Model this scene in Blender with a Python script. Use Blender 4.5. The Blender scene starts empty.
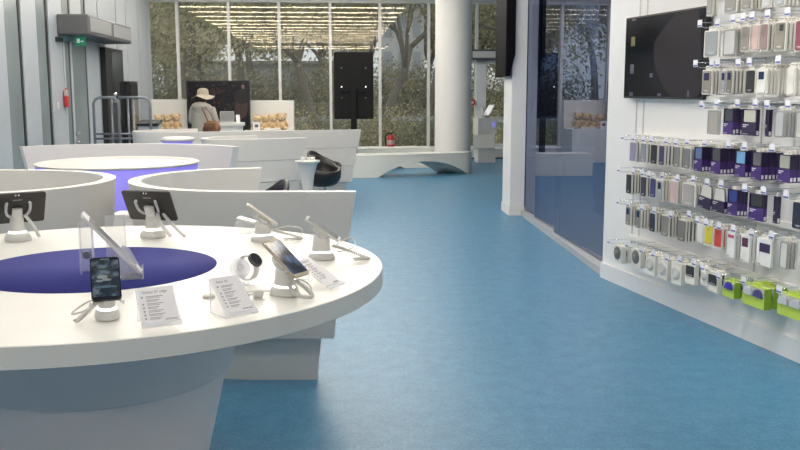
import bpy, bmesh, math, random
from mathutils import Vector, Matrix, Euler
R = math.radians
PI = math.pi
rnd = random.Random(7)
COL = bpy.context.scene.collection

# ------------------------------------------------------------------ camera model
F, HOR, H = 910.0, 90.0, 1.5
PT = math.atan((225 - HOR) / F)
CP, SP = math.cos(PT), math.sin(PT)
def ray(px, py):
    x = (px - 400) / F; y = (225 - py) / F
    return Vector((x, CP + y * SP, -SP + y * CP))
def onz(px, py, z=0.0):
    d = ray(px, py); t = (z - H) / d.z
    return Vector((d.x * t, d.y * t, z))
def onY(px, py, Y):
    d = ray(px, py); t = Y / d.y
    return Vector((d.x * t, Y, H + d.z * t))
# room axes: u to the right along the window wall, v towards it
RA = Vector((-.0706, .9975, 0)); RR = Vector((.9975, .0706, 0))
YAW = math.atan2(.0706, .9975)
def uv(u, v, z=0.0):
    p = RR * u + RA * v; p.z = z; return p
def on_left(px, py, u=-3.97):
    d = ray(px, py); t = u / d.dot(RR)
    return t * d.dot(RA), H + d.z * t
def on_win(px, py, v=20.42):
    d = ray(px, py); t = v / d.dot(RA)
    return t * d.dot(RR), H + d.z * t
# display wall: u along the wall towards the camera, w out of the wall
WQ = Vector((1.638, 7.238, 0)); WT = Vector((.2443, -.9697, 0)); WN = Vector((-.9697, -.2443, 0))
WROT = math.atan2(WT.y, WT.x)
def wall(px, py, w=0.0):
    d = ray(px, py); q = WQ + WN * w
    k = q.dot(WN) / d.dot(WN); P = d * k
    return (P - WQ).dot(WT), H + d.z * k
def wp(u, w, z):
    p = WQ + WT * u + WN * w; p.z = z; return p

# ------------------------------------------------------------------ materials
_m = {}
def mat(name, col, rough=.5, metal=0.0, emit=0.0, emitc=None, bump=0.0, bscale=60, var=0.0, vscale=8, spec=.5, coat=0.0):
    if name in _m: return _m[name]
    m = bpy.data.materials.new(name); m.use_nodes = True
    nt = m.node_tree; b = nt.nodes['Principled BSDF']
    c = (*col, 1) if len(col) == 3 else col
    b.inputs['Base Color'].default_value = c
    b.inputs['Roughness'].default_value = rough
    b.inputs['Metallic'].default_value = metal
    b.inputs['Specular IOR Level'].default_value = spec
    b.inputs['Coat Weight'].default_value = coat
    if emit:
        b.inputs['Emission Color'].default_value = (*(emitc or col), 1)
        b.inputs['Emission Strength'].default_value = emit
    tc = nt.nodes.new('ShaderNodeTexCoord')
    n = nt.nodes.new('ShaderNodeTexNoise'); n.inputs['Scale'].default_value = vscale; n.inputs['Detail'].default_value = 4
    nt.links.new(tc.outputs['Object'], n.inputs['Vector'])
    v = var if var else .03
    mix = nt.nodes.new('ShaderNodeMix'); mix.data_type = 'RGBA'
    mix.inputs['A'].default_value = (*[x * (1 - v) for x in c[:3]], 1)
    mix.inputs['B'].default_value = (*[min(1, x * (1 + v)) for x in c[:3]], 1)
    nt.links.new(n.outputs['Fac'], mix.inputs['Factor'])
    nt.links.new(mix.outputs['Result'], b.inputs['Base Color'])
    if bump:
        n2 = nt.nodes.new('ShaderNodeTexNoise'); n2.inputs['Scale'].default_value = bscale; n2.inputs['Detail'].default_value = 3
        nt.links.new(tc.outputs['Object'], n2.inputs['Vector'])
        bp = nt.nodes.new('ShaderNodeBump'); bp.inputs['Strength'].default_value = bump; bp.inputs['Distance'].default_value = .01
        nt.links.new(n2.outputs['Fac'], bp.inputs['Height']); nt.links.new(bp.outputs['Normal'], b.inputs['Normal'])
    _m[name] = m
    return m
def glassmat(name, tint, refl_tint, refl, rough=0.0, veil=0.0):
    """thin glass: transparent body plus mirror-like sheen that grows at grazing angles"""
    if name in _m: return _m[name]
    m = bpy.data.materials.new(name); m.use_nodes = True; nt = m.node_tree
    for n in list(nt.nodes): nt.nodes.remove(n)
    out = nt.nodes.new('ShaderNodeOutputMaterial')
    tr = nt.nodes.new('ShaderNodeBsdfTransparent'); tr.inputs['Color'].default_value = (*tint, 1)
    gl = nt.nodes.new('ShaderNodeBsdfGlossy'); gl.inputs['Color'].default_value = (*refl_tint, 1); gl.inputs['Roughness'].default_value = rough
    mx = nt.nodes.new('ShaderNodeMixShader')
    lw = nt.nodes.new('ShaderNodeLayerWeight'); lw.inputs['Blend'].default_value = .25
    mr = nt.nodes.new('ShaderNodeMapRange'); mr.inputs['To Min'].default_value = refl; mr.inputs['To Max'].default_value = min(1, refl + .6)
    nt.links.new(lw.outputs['Fresnel'], mr.inputs['Value'])
    nt.links.new(mr.outputs['Result'], mx.inputs['Fac'])
    nt.links.new(tr.outputs[0], mx.inputs[1]); nt.links.new(gl.outputs[0], mx.inputs[2])
    if veil:  # pale diffuse mix imitates the haze of indoor reflections over the view
        df = nt.nodes.new('ShaderNodeBsdfDiffuse'); df.inputs['Color'].default_value = (.75, .73, .68, 1)
        m2 = nt.nodes.new('ShaderNodeMixShader'); m2.inputs['Fac'].default_value = veil
        nt.links.new(mx.outputs[0], m2.inputs[1]); nt.links.new(df.outputs[0], m2.inputs[2]); mx = m2
    nt.links.new(mx.outputs[0], out.inputs['Surface'])
    _m[name] = m
    return m
def acrylic(name, col, alpha, rough=.08):
    """clear plastic: pale body that mostly lets the light through"""
    if name in _m: return _m[name]
    m = bpy.data.materials.new(name); m.use_nodes = True; nt = m.node_tree
    b = nt.nodes['Principled BSDF']; b.inputs['Base Color'].default_value = (*col, 1); b.inputs['Roughness'].default_value = rough
    b.inputs['Alpha'].default_value = alpha
    _m[name] = m
    return m
WHITE = mat('white_lacquer', (.80, .775, .73), .35)
TABLEW = mat('white_table_laminate', (.765, .745, .70), .32)
PODW = mat('white_pod_laminate', (.72, .69, .655), .45)
WALLW = mat('white_wall_paint', (.78, .78, .785), .6, bump=.03, bscale=200)
PANELG = mat('pale_metal_panel', (.49, .52, .56), .45, var=.05, vscale=2)
DARK = mat('dark_gasket', (.012, .013, .016), .6)
BLACK = mat('black_plastic', (.012, .012, .014), .45)
GLOSSB = mat('black_gloss', (.008, .008, .012), .12)
GREYM = mat('grey_tube', (.22, .24, .27), .4, .4)
ALU = mat('aluminium', (.72, .73, .72), .35, .3)
CHROME = mat('chrome', (.8, .8, .8), .18, .9)
GREYP = mat('grey_plastic', (.45, .45, .45), .5)
SECW = mat('white_plastic', (.75, .74, .71), .3)
LEDW = mat('white_glow_ring', (1, 1, .97), .4, emit=2.5)
CLEAR = acrylic('clear_acrylic', (.86, .88, .95), .22)
CLEARE = acrylic('clear_acrylic_edge', (.9, .92, 1), .40)
PAPER = mat('white_paper', (.93, .90, .92), .7)
INK = mat('grey_ink', (.36, .33, .37), .8)
RED = mat('red_paint', (.55, .03, .03), .4)
INSET = mat('blue_inset', (.040, .045, .235), .8, bump=.05, bscale=300, spec=.15)
GLOWP = mat('violet_glow', (.30, .26, .85), .5, emit=.42, emitc=(.33, .27, .95))

# ------------------------------------------------------------------ mesh builder
class MB:
    def __init__(s): s.bm = bmesh.new(); s.mats = []; s.M = Matrix.Identity(4); s.smooth = set()
    def mi(s, m):
        if m not in s.mats: s.mats.append(m)
        return s.mats.index(m)
    def poly(s, vs, fs, m, smooth=False):
        i = s.mi(m)
        bv = [s.bm.verts.new(s.M @ Vector(v)) for v in vs]
        for f in fs:
            try: fc = s.bm.faces.new([bv[k] for k in f])
            except ValueError: continue
            fc.material_index = i; fc.smooth = smooth
        return bv
    def box(s, a, b, m, bevel=0.0):
        x0, y0, z0 = a; x1, y1, z1 = b
        vs = [(x0,y0,z0),(x1,y0,z0),(x1,y1,z0),(x0,y1,z0),(x0,y0,z1),(x1,y0,z1),(x1,y1,z1),(x0,y1,z1)]
        fs = [(0,3,2,1),(4,5,6,7),(0,1,5,4),(1,2,6,5),(2,3,7,6),(3,0,4,7)]
        bv = s.poly(vs, fs, m)
        if bevel:
            es = list({e for v in bv for e in v.link_edges})
            r = bmesh.ops.bevel(s.bm, geom=es, offset=bevel, segments=2, profile=.5, affect='EDGES')
            i = s.mi(m)
            for f in r['faces']: f.material_index = i
        return s
    def prism(s, pts, z0, z1, m, axis='z', smooth=False):
        n = len(pts)
        if axis == 'z': L = lambda p, z: (p[0], p[1], z)
        elif axis == 'y': L = lambda p, z: (p[0], z, p[1])
        else: L = lambda p, z: (z, p[0], p[1])
        vs = [L(p, z0) for p in pts] + [L(p, z1) for p in pts]
        fs = [tuple(range(n))[::-1], tuple(range(n, 2 * n))]
        s.poly(vs, fs, m)
        s.poly(vs, [(i, (i + 1) % n, n + (i + 1) % n, n + i) for i in range(n)], m, smooth)
        return s
    def lathe(s, prof, m, n=32, c=(0, 0, 0), smooth=True, cap=True):
        vs = []; fs = []
        for r, z in prof:
            for k in range(n):
                a = 2 * PI * k / n
                vs.append((c[0] + r * math.cos(a), c[1] + r * math.sin(a), c[2] + z))
        for j in range(len(prof) - 1):
            for k in range(n):
                k2 = (k + 1) % n
                fs.append((j*n+k, j*n+k2, (j+1)*n+k2, (j+1)*n+k))
        s.poly(vs, fs, m, smooth)
        if cap:
            if prof[0][0] > 1e-5: s.poly(vs[:n], [tuple(range(n))[::-1]], m)
            if prof[-1][0] > 1e-5: s.poly(vs[-n:], [tuple(range(n))], m)
        return s
    def sphere(s, c, r, m, sc=(1, 1, 1), n=14, rot=None):
        q = Matrix.Translation(c) @ (rot.to_matrix().to_4x4() if rot else Matrix.Identity(4)) @ Matrix.Diagonal((r*sc[0], r*sc[1], r*sc[2], 1))
        old = s.M; s.M = old @ q
        k = max(4, n // 2)
        s.lathe([(max(1e-4, math.sin(PI * j / k)), -math.cos(PI * j / k)) for j in range(k + 1)], m, n, cap=False)
        s.M = old
        return s
    def tube(s, pts, r, m, n=8, closed=False, radii=None):
        pts = [Vector(p) for p in pts]; N = len(pts)
        rings = []; prev = None
        for i, p in enumerate(pts):
            if closed: t = pts[(i + 1) % N] - pts[i - 1]
            else: t = pts[min(i + 1, N - 1)] - pts[max(i - 1, 0)]
            t.normalize()
            up = prev if prev is not None else (Vector((0, 0, 1)) if abs(t.z) < .9 else Vector((1, 0, 0)))
            a = up - t * up.dot(t)
            if a.length < 1e-6: a = t.orthogonal()
            a.normalize(); b = t.cross(a); prev = a
            rr = radii[i] if radii else r
            rings.append([p + (a * math.cos(2*PI*k/n) + b * math.sin(2*PI*k/n)) * rr for k in range(n)])
        vs = [v for g in rings for v in g]; fs = []
        for j in range(N if closed else N - 1):
            j2 = (j + 1) % N
            for k in range(n):
                k2 = (k + 1) % n
                fs.append((j*n+k, j*n+k2, j2*n+k2, j2*n+k))
        if not closed:
            fs.append(tuple(range(n))[::-1]); fs.append(tuple(range((N-1)*n, N*n)))
        s.poly(vs, fs, m, True)
        return s
    def build(s, name, parent=None, loc=None, rotz=0.0, normals=True):
        if normals: bmesh.ops.recalc_face_normals(s.bm, faces=s.bm.faces)
        me = bpy.data.meshes.new(name); s.bm.to_mesh(me); s.bm.free()
        for m in s.mats: me.materials.append(m)
        o = bpy.data.objects.new(name, me); COL.objects.link(o)
        if parent: o.parent = parent
        if loc is not None: o.location = loc
        if rotz: o.rotation_euler.z = rotz
        return o
def tag(o, label, cat, group=None):
    o['label'] = label; o['category'] = cat
    if group: o['group'] = group
    return o
def thing(name, label, cat, loc=(0, 0, 0), rotz=0.0, group=None):
    o = bpy.data.objects.new(name, None); o.empty_display_size = .1; COL.objects.link(o)
    o.location = loc; o.rotation_euler.z = rotz
    return tag(o, label, cat, group)
def struct(o): o['kind'] = 'structure'; return o
def kids(o): return list(o.children)
def copy_tree(o, parent=None):
    c = o.copy(); COL.objects.link(c)
    if parent: c.parent = parent
    for ch in kids(o): copy_tree(ch, c)
    return c
def rrect(w, h, r, n=4, cx=0, cy=0):
    p = []
    for sx, sy, a0 in ((1, 1, 0), (-1, 1, 90), (-1, -1, 180), (1, -1, 270)):
        for k in range(n + 1):
            a = R(a0 + 90 * k / n)
            p.append((cx + sx * (w/2 - r) + r * math.cos(a), cy + sy * (h/2 - r) + r * math.sin(a)))
    return p
def text_mesh(name, body, size, m, parent, M, align='LEFT'):
    cu = bpy.data.curves.new(name, 'FONT'); cu.body = body; cu.size = size; cu.align_x = align; cu.extrude = .0002
    tmp = bpy.data.objects.new(name + '_tmp', cu); COL.objects.link(tmp)
    dg = bpy.context.evaluated_depsgraph_get(); dg.update()
    me = bpy.data.meshes.new_from_object(tmp.evaluated_get(dg))
    bpy.data.objects.remove(tmp); bpy.data.curves.remove(cu)
    me.transform(M); me.materials.clear(); me.materials.append(m)
    o = bpy.data.objects.new(name, me); COL.objects.link(o); o.parent = parent
    return o
def smooth_path(pts, n=8):
    pts = [Vector((*p, 0)) if len(p) == 2 else Vector(p) for p in pts]
    P = [pts[0] * 2 - pts[1]] + pts + [pts[-1] * 2 - pts[-2]]
    out = []
    for i in range(1, len(P) - 2):
        a, b, c, d = P[i-1], P[i], P[i+1], P[i+2]
        for k in range(n):
            t = k / n
            out.append(.5 * ((2*b) + (c-a)*t + (2*a-5*b+4*c-d)*t*t + (3*b-a-3*c+d)*t*t*t))
    out.append(pts[-1])
    return out

# ================================================================== SETTING
# ---- carpet floor
def carpet():
    m = bpy.data.materials.new('blue_marbled_flooring'); m.use_nodes = True; nt = m.node_tree; b = nt.nodes['Principled BSDF']
    tc = nt.nodes.new('ShaderNodeTexCoord')
    n1 = nt.nodes.new('ShaderNodeTexNoise'); n1.inputs['Scale'].default_value = 9; n1.inputs['Detail'].default_value = 8; n1.inputs['Roughness'].default_value = .75
    n2 = nt.nodes.new('ShaderNodeTexNoise'); n2.inputs['Scale'].default_value = 70; n2.inputs['Detail'].default_value = 3
    nt.links.new(tc.outputs['Object'], n1.inputs['Vector']); nt.links.new(tc.outputs['Object'], n2.inputs['Vector'])
    ad = nt.nodes.new('ShaderNodeMath'); ad.operation = 'ADD'
    nt.links.new(n1.outputs['Fac'], ad.inputs[0]); nt.links.new(n2.outputs['Fac'], ad.inputs[1])
    cr = nt.nodes.new('ShaderNodeValToRGB')
    cr.color_ramp.elements[0].position = .40; cr.color_ramp.elements[0].color = (.040, .160, .288, 1)
    cr.color_ramp.elements[1].position = .60; cr.color_ramp.elements[1].color = (.082, .248, .400, 1)
    ml = nt.nodes.new('ShaderNodeMath'); ml.operation = 'MULTIPLY'; ml.inputs[1].default_value = .5
    nt.links.new(ad.outputs[0], ml.inputs[0]); nt.links.new(ml.outputs[0], cr.inputs['Fac'])
    nt.links.new(cr.outputs['Color'], b.inputs['Base Color'])
    b.inputs['Roughness'].default_value = .40; b.inputs['Specular IOR Level'].default_value = .5
    bp = nt.nodes.new('ShaderNodeBump'); bp.inputs['Strength'].default_value = .12; bp.inputs['Distance'].default_value = .004
    nt.links.new(n2.outputs['Fac'], bp.inputs['Height']); nt.links.new(bp.outputs['Normal'], b.inputs['Normal'])
    return m
U0, U1, V0, V1 = -3.97, 6.6, -4.0, 20.42
CEIL = 3.47
mb = MB(); mb.poly([uv(U0-.3, V0-.3), uv(U1+.3, V0-.3), uv(U1+.3, 20.0), uv(U0-.3, 20.0)], [(0, 1, 2, 3)], carpet()); struct(mb.build('floor'))
mb = MB(); mb.M = Matrix.Rotation(YAW, 4, 'Z'); mb.box((U0-.3, V0-.3, CEIL), (U1+.3, V1+.1, CEIL+.12), mat('ceiling_white', (.86, .86, .85), .7)); struct(mb.build('ceiling'))
# wall behind camera, far right wall
mb = MB(); mb.M = Matrix.Rotation(YAW, 4, 'Z'); mb.box((U0-.3, V0-.4, 0), (U1+.3, V0-.3, CEIL), mat('back_wall_paint', (.42, .42, .44), .7)); struct(mb.build('wall_back'))
mb = MB(); mb.M = Matrix.Rotation(YAW, 4, 'Z'); mb.box((U1+.3, V0-.3, 0), (U1+.4, V1, CEIL), mat('far_right_paint', (.3, .31, .36), .7)); struct(mb.build('wall_far_right'))

# ---- left wall: pale panels, narrow glass strips
mb = MB(); mb.M = Matrix.Rotation(YAW, 4, 'Z')
STRIP = mat('strip_glass_frosted', (.25, .29, .30), .25, var=.3, vscale=1.2, spec=.25)
panels = [(V0, 10.4), (10.85, 11.53), (12.13, 12.73), (13.26, 13.9), (15.22, 15.93), (15.99, 17.25), (17.31, 18.06), (18.12, 19.16), (19.22, 20.08), (20.14, 20.42)]
mb.box((U0-.25, V0, 0), (U0-.12, V1, CEIL), DARK)
for a, b in panels: mb.box((U0-.13, a, 0), (U0, b, CEIL), PANELG)
mb.box((U0-.13, 13.9, 2.36), (U0, 15.22, 2.60), PANELG)
mb.box((U0-.13, 14.35, 2.60), (U0, 14.95, CEIL), PANELG)
struct(mb.build('wall_left'))
wi = 0
for a, b in ((10.4, 10.85), (11.53, 12.05), (12.73, 13.16), (13.9, 14.3), (14.95, 15.18)):
    wi += 1; z0 = 2.6 if a in (13.9, 14.95) else 0
    mb = MB(); mb.M = Matrix.Rotation(YAW, 4, 'Z'); mb.box((U0-.12, a, z0), (U0-.014, b, CEIL), STRIP); mb.box((U0-.10, b-.01, z0), (U0-.004, b+.05 if z0 == 0 else b+.02, CEIL), DARK); struct(mb.build('window_%d' % wi))
# door in the left wall
dr = bpy.data.objects.new('door_1', None); COL.objects.link(dr); struct(dr); dr.rotation_euler.z = YAW
mb = MB()
for a, b in ((13.86, 13.94), (14.2, 14.31), (15.12, 15.22)): mb.box((U0-.1, a, 0), (U0+.01, b, 2.36), PANELG)
mb.box((U0-.1, 13.9, 2.22), (U0+.01, 15.22, 2.36), PANELG)
mb.box((U0-.1, 13.9, 0), (U0+.01, 15.22, .12), PANELG)
mb.build('door_frame', dr)
mb = MB(); mb.box((U0-.08, 13.94, .12), (U0+.004, 14.2, 2.22), STRIP); mb.box((U0-.08, 14.31, .12), (U0+.004, 15.12, 2.22), STRIP); mb.box((U0-.08, 14.15, .12), (U0+.005, 14.2, 2.22), DARK); mb.box((U0-.08, 15.06, .12), (U0+.005, 15.12, 2.22), DARK); mb.build('pane', dr)
mb = MB()
for z in (.84, .72): mb.box((U0, 14.26, z-.03), (U0+.02, 14.32, z+.03), CHROME); mb.tube([(U0+.02, 14.29, z), (U0+.06, 14.29, z), (U0+.06, 14.40, z)], .01, CHROME)
mb.build('door_handle', dr)

# ---- window wall
frame = bpy.data.objects.new('wall_front', None); COL.objects.link(frame); struct(frame); frame.rotation_euler.z = YAW
mb = MB()
MULW = mat('mullion_paint', (.68, .675, .66), .5)
mull = [-3.97, -3.39, -2.29, -1.2, -.09, 1.0, 2.08, 2.62, 3.15, 4.35, 5.5, 6.6]
for u in mull[1:]: mb.box((u-.03, V1-.06, .2), (u+.03, V1+.08, CEIL-.05), MULW)
mb.build('mullion', frame)
mb = MB(); mb.box((U0, V1-.1, 3.38), (U1, V1+.1, CEIL), MULW); mb.build('top_rail', frame)
mb = MB(); mb.box((U0, 20.0, 0), (U1, V1+.1, .22), mat('sill_white', (.78, .79, .79), .4)); mb.box((U0, V1-.04, .22), (U1, V1+.08, .25), MULW); mb.build('sill', frame)
mb = MB(); mb.box((2.7, 19.85, 0), (6, 20.0, .02), mat('door_mat', (.06, .065, .07), .9)); struct(mb.build('trim_1', rotz=YAW))
GLASS = glassmat('window_glass', (.80, .83, .80), (1, .88, .66), .030, veil=.07)
for i in range(len(mull) - 1):
    wi += 1
    mb = MB(); z0 = .2 if mull[i] != 3.15 else 2.2
    mb.poly([(mull[i], V1, z0), (mull[i+1], V1, z0), (mull[i+1], V1, 3.38), (mull[i], V1, 3.38)], [(0, 1, 2, 3)], GLASS)
    struct(mb.build('window_%d' % wi, rotz=YAW))
# glazed exit door at the far right
dr = bpy.data.objects.new('door_2', None); COL.objects.link(dr); struct(dr); dr.rotation_euler.z = YAW
mb = MB()
DW = mat('door_white', (.78, .8, .82), .4)
for a, b in ((3.15, 3.36), (4.25, 4.38)): mb.box((a, V1-.1, .16), (b, V1+.04, 2.2), DW)
mb.box((3.15, V1-.1, 2.08), (4.38, V1+.04, 2.2), DW); mb.box((3.36, V1-.08, .16), (4.25, V1+.02, .3), DW); mb.box((3.36, V1-.07, .78), (4.25, V1, .83), DW)
mb.build('door_frame', dr)
mb = MB(); mb.poly([(3.36, V1-.03, .3), (4.25, V1-.03, .3), (4.25, V1-.03, 2.08), (3.36, V1-.03, 2.08)], [(0, 1, 2, 3)], GLASS); mb.build('pane', dr)
mb = MB(); mb.tube([(3.28, V1-.1, .68), (3.28, V1-.16, .7), (3.28, V1-.16, 1.08), (3.28, V1-.1, 1.1)], .02, ALU); mb.build('door_handle', dr)
text_mesh('door_letter', 'S', .33, mat('gold_letter', (.75, .66, .50), .6, emit=.12), dr, Matrix.Translation((3.385, V1-.05, 1.53)) @ Matrix.Rotation(PI/2, 4, 'X'))  # slight emission added to brighten the gold letter, which is no lamp

# ---- display wall on the right
PW = Matrix.Translation(WQ) @ Matrix.Rotation(WROT, 4, 'Z')     # local x along wall, local -y into the room
mb = MB(); mb.M = PW; mb.box((0, 0, 0), (11.3, .12, CEIL), WALLW)
struct(mb.build('wall_right'))
mb = MB(); mb.M = PW; mb.box((0, -.018, 0), (11.3, 0, .125), mat('baseboard_white', (.78, .78, .79), .4)); struct(mb.build('baseboard_right'))
mb = MB(); mb.M = PW
SEAM = mat('panel_seam', (.5, .5, .5), .6)
for u in (.46, .565):
    mb.box((u, -.004, .35), (u+.012, 0, CEIL), SEAM)
for u in (1.95, 3.3): mb.box((u, -.004, .35), (u+.008, 0, CEIL), SEAM)
struct(mb.build('trim_2'))
RAIL = mat('white_rail', (.80, .79, .76), .35)
u0 = .50
ti = 3
for z, ua in ((1.437, .46), (1.16, .5), (.955, .5), (.745, .5), (.40, .45), (1.70, 1.42), (1.87, 1.42), (2.07, 1.42)):
    mb = MB(); mb.M = PW; mb.box((ua, -.03, z-.012), (4.5, 0, z+.022), RAIL); struct(mb.build('trim_%d' % ti)); ti += 1

# ---- slab at the end of the glass, glass panes, rail
mb = MB(); mb.M = Matrix.Translation((1.325, 10.9, 0)) @ Matrix.Rotation(YAW, 4, 'Z'); mb.box((0, 0, 0), (.175, .5, CEIL), mat('slab_white', (.80, .79, .79), .5)); struct(mb.build('wall_end'))
mb = MB(); mb.M = Matrix.Translation((1.325, 10.9, 0)) @ Matrix.Rotation(YAW, 4, 'Z'); mb.box((-.012, -.012, 0), (.18, .5, .11), WHITE); struct(mb.build('baseboard_end'))
gA, gB = Vector((1.515, 11.0, 0)), Vector((1.70, 7.26, 0))
gd = (gB - gA).normalized(); gn = Vector((-gd.y, gd.x, 0)); gl = (gB - gA).length
if gn.x > 0: gn = -gn
GR = math.atan2(gd.y, gd.x)
wg = bpy.data.objects.new('wall_glass', None); COL.objects.link(wg); struct(wg); wg.location = gA; wg.rotation_euler.z = GR
BLUEG = glassmat('blue_mirror_glass', (.12, .17, .34), (.42, .46, .60), .52)
cuts = [0, .75, 1.85, gl]
for i in range(3):
    mb = MB(); a, b = cuts[i], cuts[i+1]; k = math.tan(R(TILT)) if (TILT := 2.5) else 0
    q = (b-a)*k/2; mb.poly([(a, -q, .07), (b, q, .07), (b, q, CEIL), (a, -q, CEIL)], [(0, 1, 2, 3)], BLUEG); mb.build('pane', wg, normals=False)
mb = MB(); mb.box((0, -.06, 0), (gl-.02, .05, .06), mat('rail_grey', (.42, .43, .45), .4)); mb.build('bottom_rail', wg)
mb = MB()
for a in cuts[1:3]: mb.box((a-.003, -.004, .07), (a+.003, .004, CEIL), mat('pane_edge', (.12, .16, .3), .3))
mb.build('pane_edge', wg)
# dark room behind the glass
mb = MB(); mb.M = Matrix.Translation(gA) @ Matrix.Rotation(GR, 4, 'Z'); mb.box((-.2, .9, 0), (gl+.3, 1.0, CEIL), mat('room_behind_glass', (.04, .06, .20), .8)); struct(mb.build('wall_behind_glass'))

# ---- round column
mb = MB(); cp = onY(452.5, 160, 17.35); mb.lathe([(.343, 0), (.343, CEIL)], mat('column_white', (.84, .82, .79), .55), 48, (cp.x, 17.35, 0)); o = struct(mb.build('column'))

# ================================================================== CEILING LIGHTS
LAMP = mat('lamp_warm_white', (1, .93, .82), .5, emit=50.0, emitc=(1, .915, .80))
ords = ['first', 'second', 'third', 'fourth', 'fifth', 'sixth', 'seventh', 'eighth', 'ninth', 'tenth', 'eleventh', 'twelfth', 'thirteenth (added front fill)', 'fourteenth (added front fill)', 'fifteenth']
lv = [18.9, 17.5, 16.1, 14.7, 13.3, 11.9, 10.5, 9.1, 7.7, 6.3, 4.9, 3.3, -.6, -2.4]  # the last two, behind the camera, are added as front fill
for i, v in enumerate(lv):
    ur = 1.7 if v > 7 else (1.55 if v > 2 else 2.4)
    l = thing('ceiling_light', '%s long thin ceiling light back from the window wall, mirrored in the panes' % ords[i], 'light', uv(0, v, CEIL), YAW, 'long ceiling lights')
    mb = MB(); mb.box((-3.6, -.05, -.05), (ur, .05, 0), SECW); mb.build('housing', l)
    mb = MB(); mb.box((-3.58, -.022, -.065), (ur-.02, .022, -.0505), LAMP); mb.build('diffuser', l)

def area(name, loc, rot, size, power, col=(1, 1, 1), sy=None):
    d = bpy.data.lights.new(name, 'AREA'); d.energy = power; d.color = col; d.size = size
    if sy: d.shape = 'RECTANGLE'; d.size_y = sy
    o = bpy.data.objects.new(name, d); COL.objects.link(o); o.location = loc; o.rotation_euler = rot
    return o
# spot lamps washing the display wall
for u, e in ((2.3, 60), (3.1, 100)):
    d = bpy.data.lights.new('wall_wash_lamp', 'SPOT'); d.energy = e; d.spot_size = R(70); d.spot_blend = .8; d.shadow_soft_size = .05; d.color = (1, .97, .92)
    o = bpy.data.objects.new('wall_wash_lamp', d); COL.objects.link(o)
    p = wp(u, 1.5, 3.3); o.location = p
    o.rotation_euler = (wp(u+.1, 0, 1.35) - p).to_track_quat('-Z', 'Y').to_euler()

# ================================================================== PODS
def pod(name, pts, top, label, th=.07, n=8, cut=2.0):
    """C-shaped tapered wall in stacked tiers; the inside lies to the right of the path"""
    P = smooth_path(pts, n)
    root = thing(name, label, 'partition', (P[0].x, P[0].y, 0))
    base = Vector((P[0].x, P[0].y, 0)); k = top / 1.0
    sl = [0]
    for i in range(1, len(P)): sl.append(sl[-1] + (P[i] - P[i-1]).length)
    T = sl[-1]; N = len(P)
    def at(s):
        s = max(0, min(T - 1e-6, s)); i = 0
        while sl[i+1] < s: i += 1
        return P[i].lerp(P[i+1], (s - sl[i]) / max(1e-9, sl[i+1] - sl[i])), (P[i+1] - P[i]).normalized()
    def off_path(off, e):
        out = []
        for i in range(N):
            s = e + (T - 2*e) * i / (N - 1)
            q, _ = at(s); a, _ = at(s - .02); b, _ = at(s + .02); t = (b - a).normalized()
            out.append(q + Vector((t.y, -t.x, 0)) * off)
        return out
    for z0, z1, ob, ot in ((.745, 1.0, .02, 0), (.485, .738, .04, .028), (.235, .478, .06, .048), (0, .228, .108, .095)):
        mb = MB(); vs = [None] * (4 * N)
        for c, (off, e, z) in enumerate(((ob, ob, z0), (ob + th, ob, z0), (ot + th, ot, z1), (ot, ot, z1))):
            for i, q in enumerate(off_path(off, e * cut)): vs[i*4 + c] = (q.x - base.x, q.y - base.y, z * k)
        for a in range(4):
            b = (a + 1) % 4
            mb.poly([vs[i*4 + c] for i in range(N) for c in (a, b)], [(2*i, 2*i+1, 2*i+3, 2*i+2) for i in range(N-1)], PODW, True)
        mb.poly(vs[:4], [(0, 1, 2, 3)], PODW); mb.poly(vs[-4:], [(0, 1, 2, 3)], PODW)
        bmesh.ops.remove_doubles(mb.bm, verts=mb.bm.verts, dist=1e-5)
        mb.bm.normal_update()
        for ed in mb.bm.edges:
            if len(ed.link_faces) == 2 and abs(ed.link_faces[0].normal.dot(ed.link_faces[1].normal)) < .8: ed.smooth = False
        mb.build('wall_tier', root)
    return root
def arc(c, r, a0, a1, n):
    return [(c[0] + r * math.cos(R(a0 + (a1-a0)*k/n)), c[1] + r * math.sin(R(a0 + (a1-a0)*k/n))) for k in range(n + 1)]
# right pod behind the round table: near wall from its right end, round the left, back along the far side
pod('curved_partition', [(-.22, 4.485), (-.5, 4.485)] + arc((-.80, 5.22), .735, 268, 99, 8) , 1.0, 'white curved pod wall right behind the round table, its straight end by the aisle')
pod('curved_partition', list(reversed([(-3.2, 4.315), (-2.8, 4.315)] + arc((-2.35, 5.05), .735, -90, 90, 8) + [(-2.8, 5.785), (-3.2, 5.785)])), 1.0, 'white bowl-shaped pod wall cut by the left edge of the photo, behind the left tablet')
pod('curved_partition', list(reversed(arc((-2.64, 8.05), 1.36, 38, 142, 8))), .955, 'wide white semicircular pod wall enclosing the violet-lit round table')
pod('curved_partition', [(-1.07, 10.58), (-1.45, 10.32), (-1.85, 10.12), (-2.15, 10.2), (-2.28, 10.5), (-2.12, 10.9), (-1.75, 11.1)], .955, 'white tiered pod wall in mid hall, ending at the flared pedestal table')
pod('curved_partition', [(-.54, 12.72), (-1.4, 12.42), (-2.5, 12.05), (-3.1, 11.87), (-3.45, 11.98), (-3.6, 12.35), (-3.4, 12.8), (-2.9, 13.05)], .955, 'farthest long white tiered pod wall, in front of the woman and the teddy bears')

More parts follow.
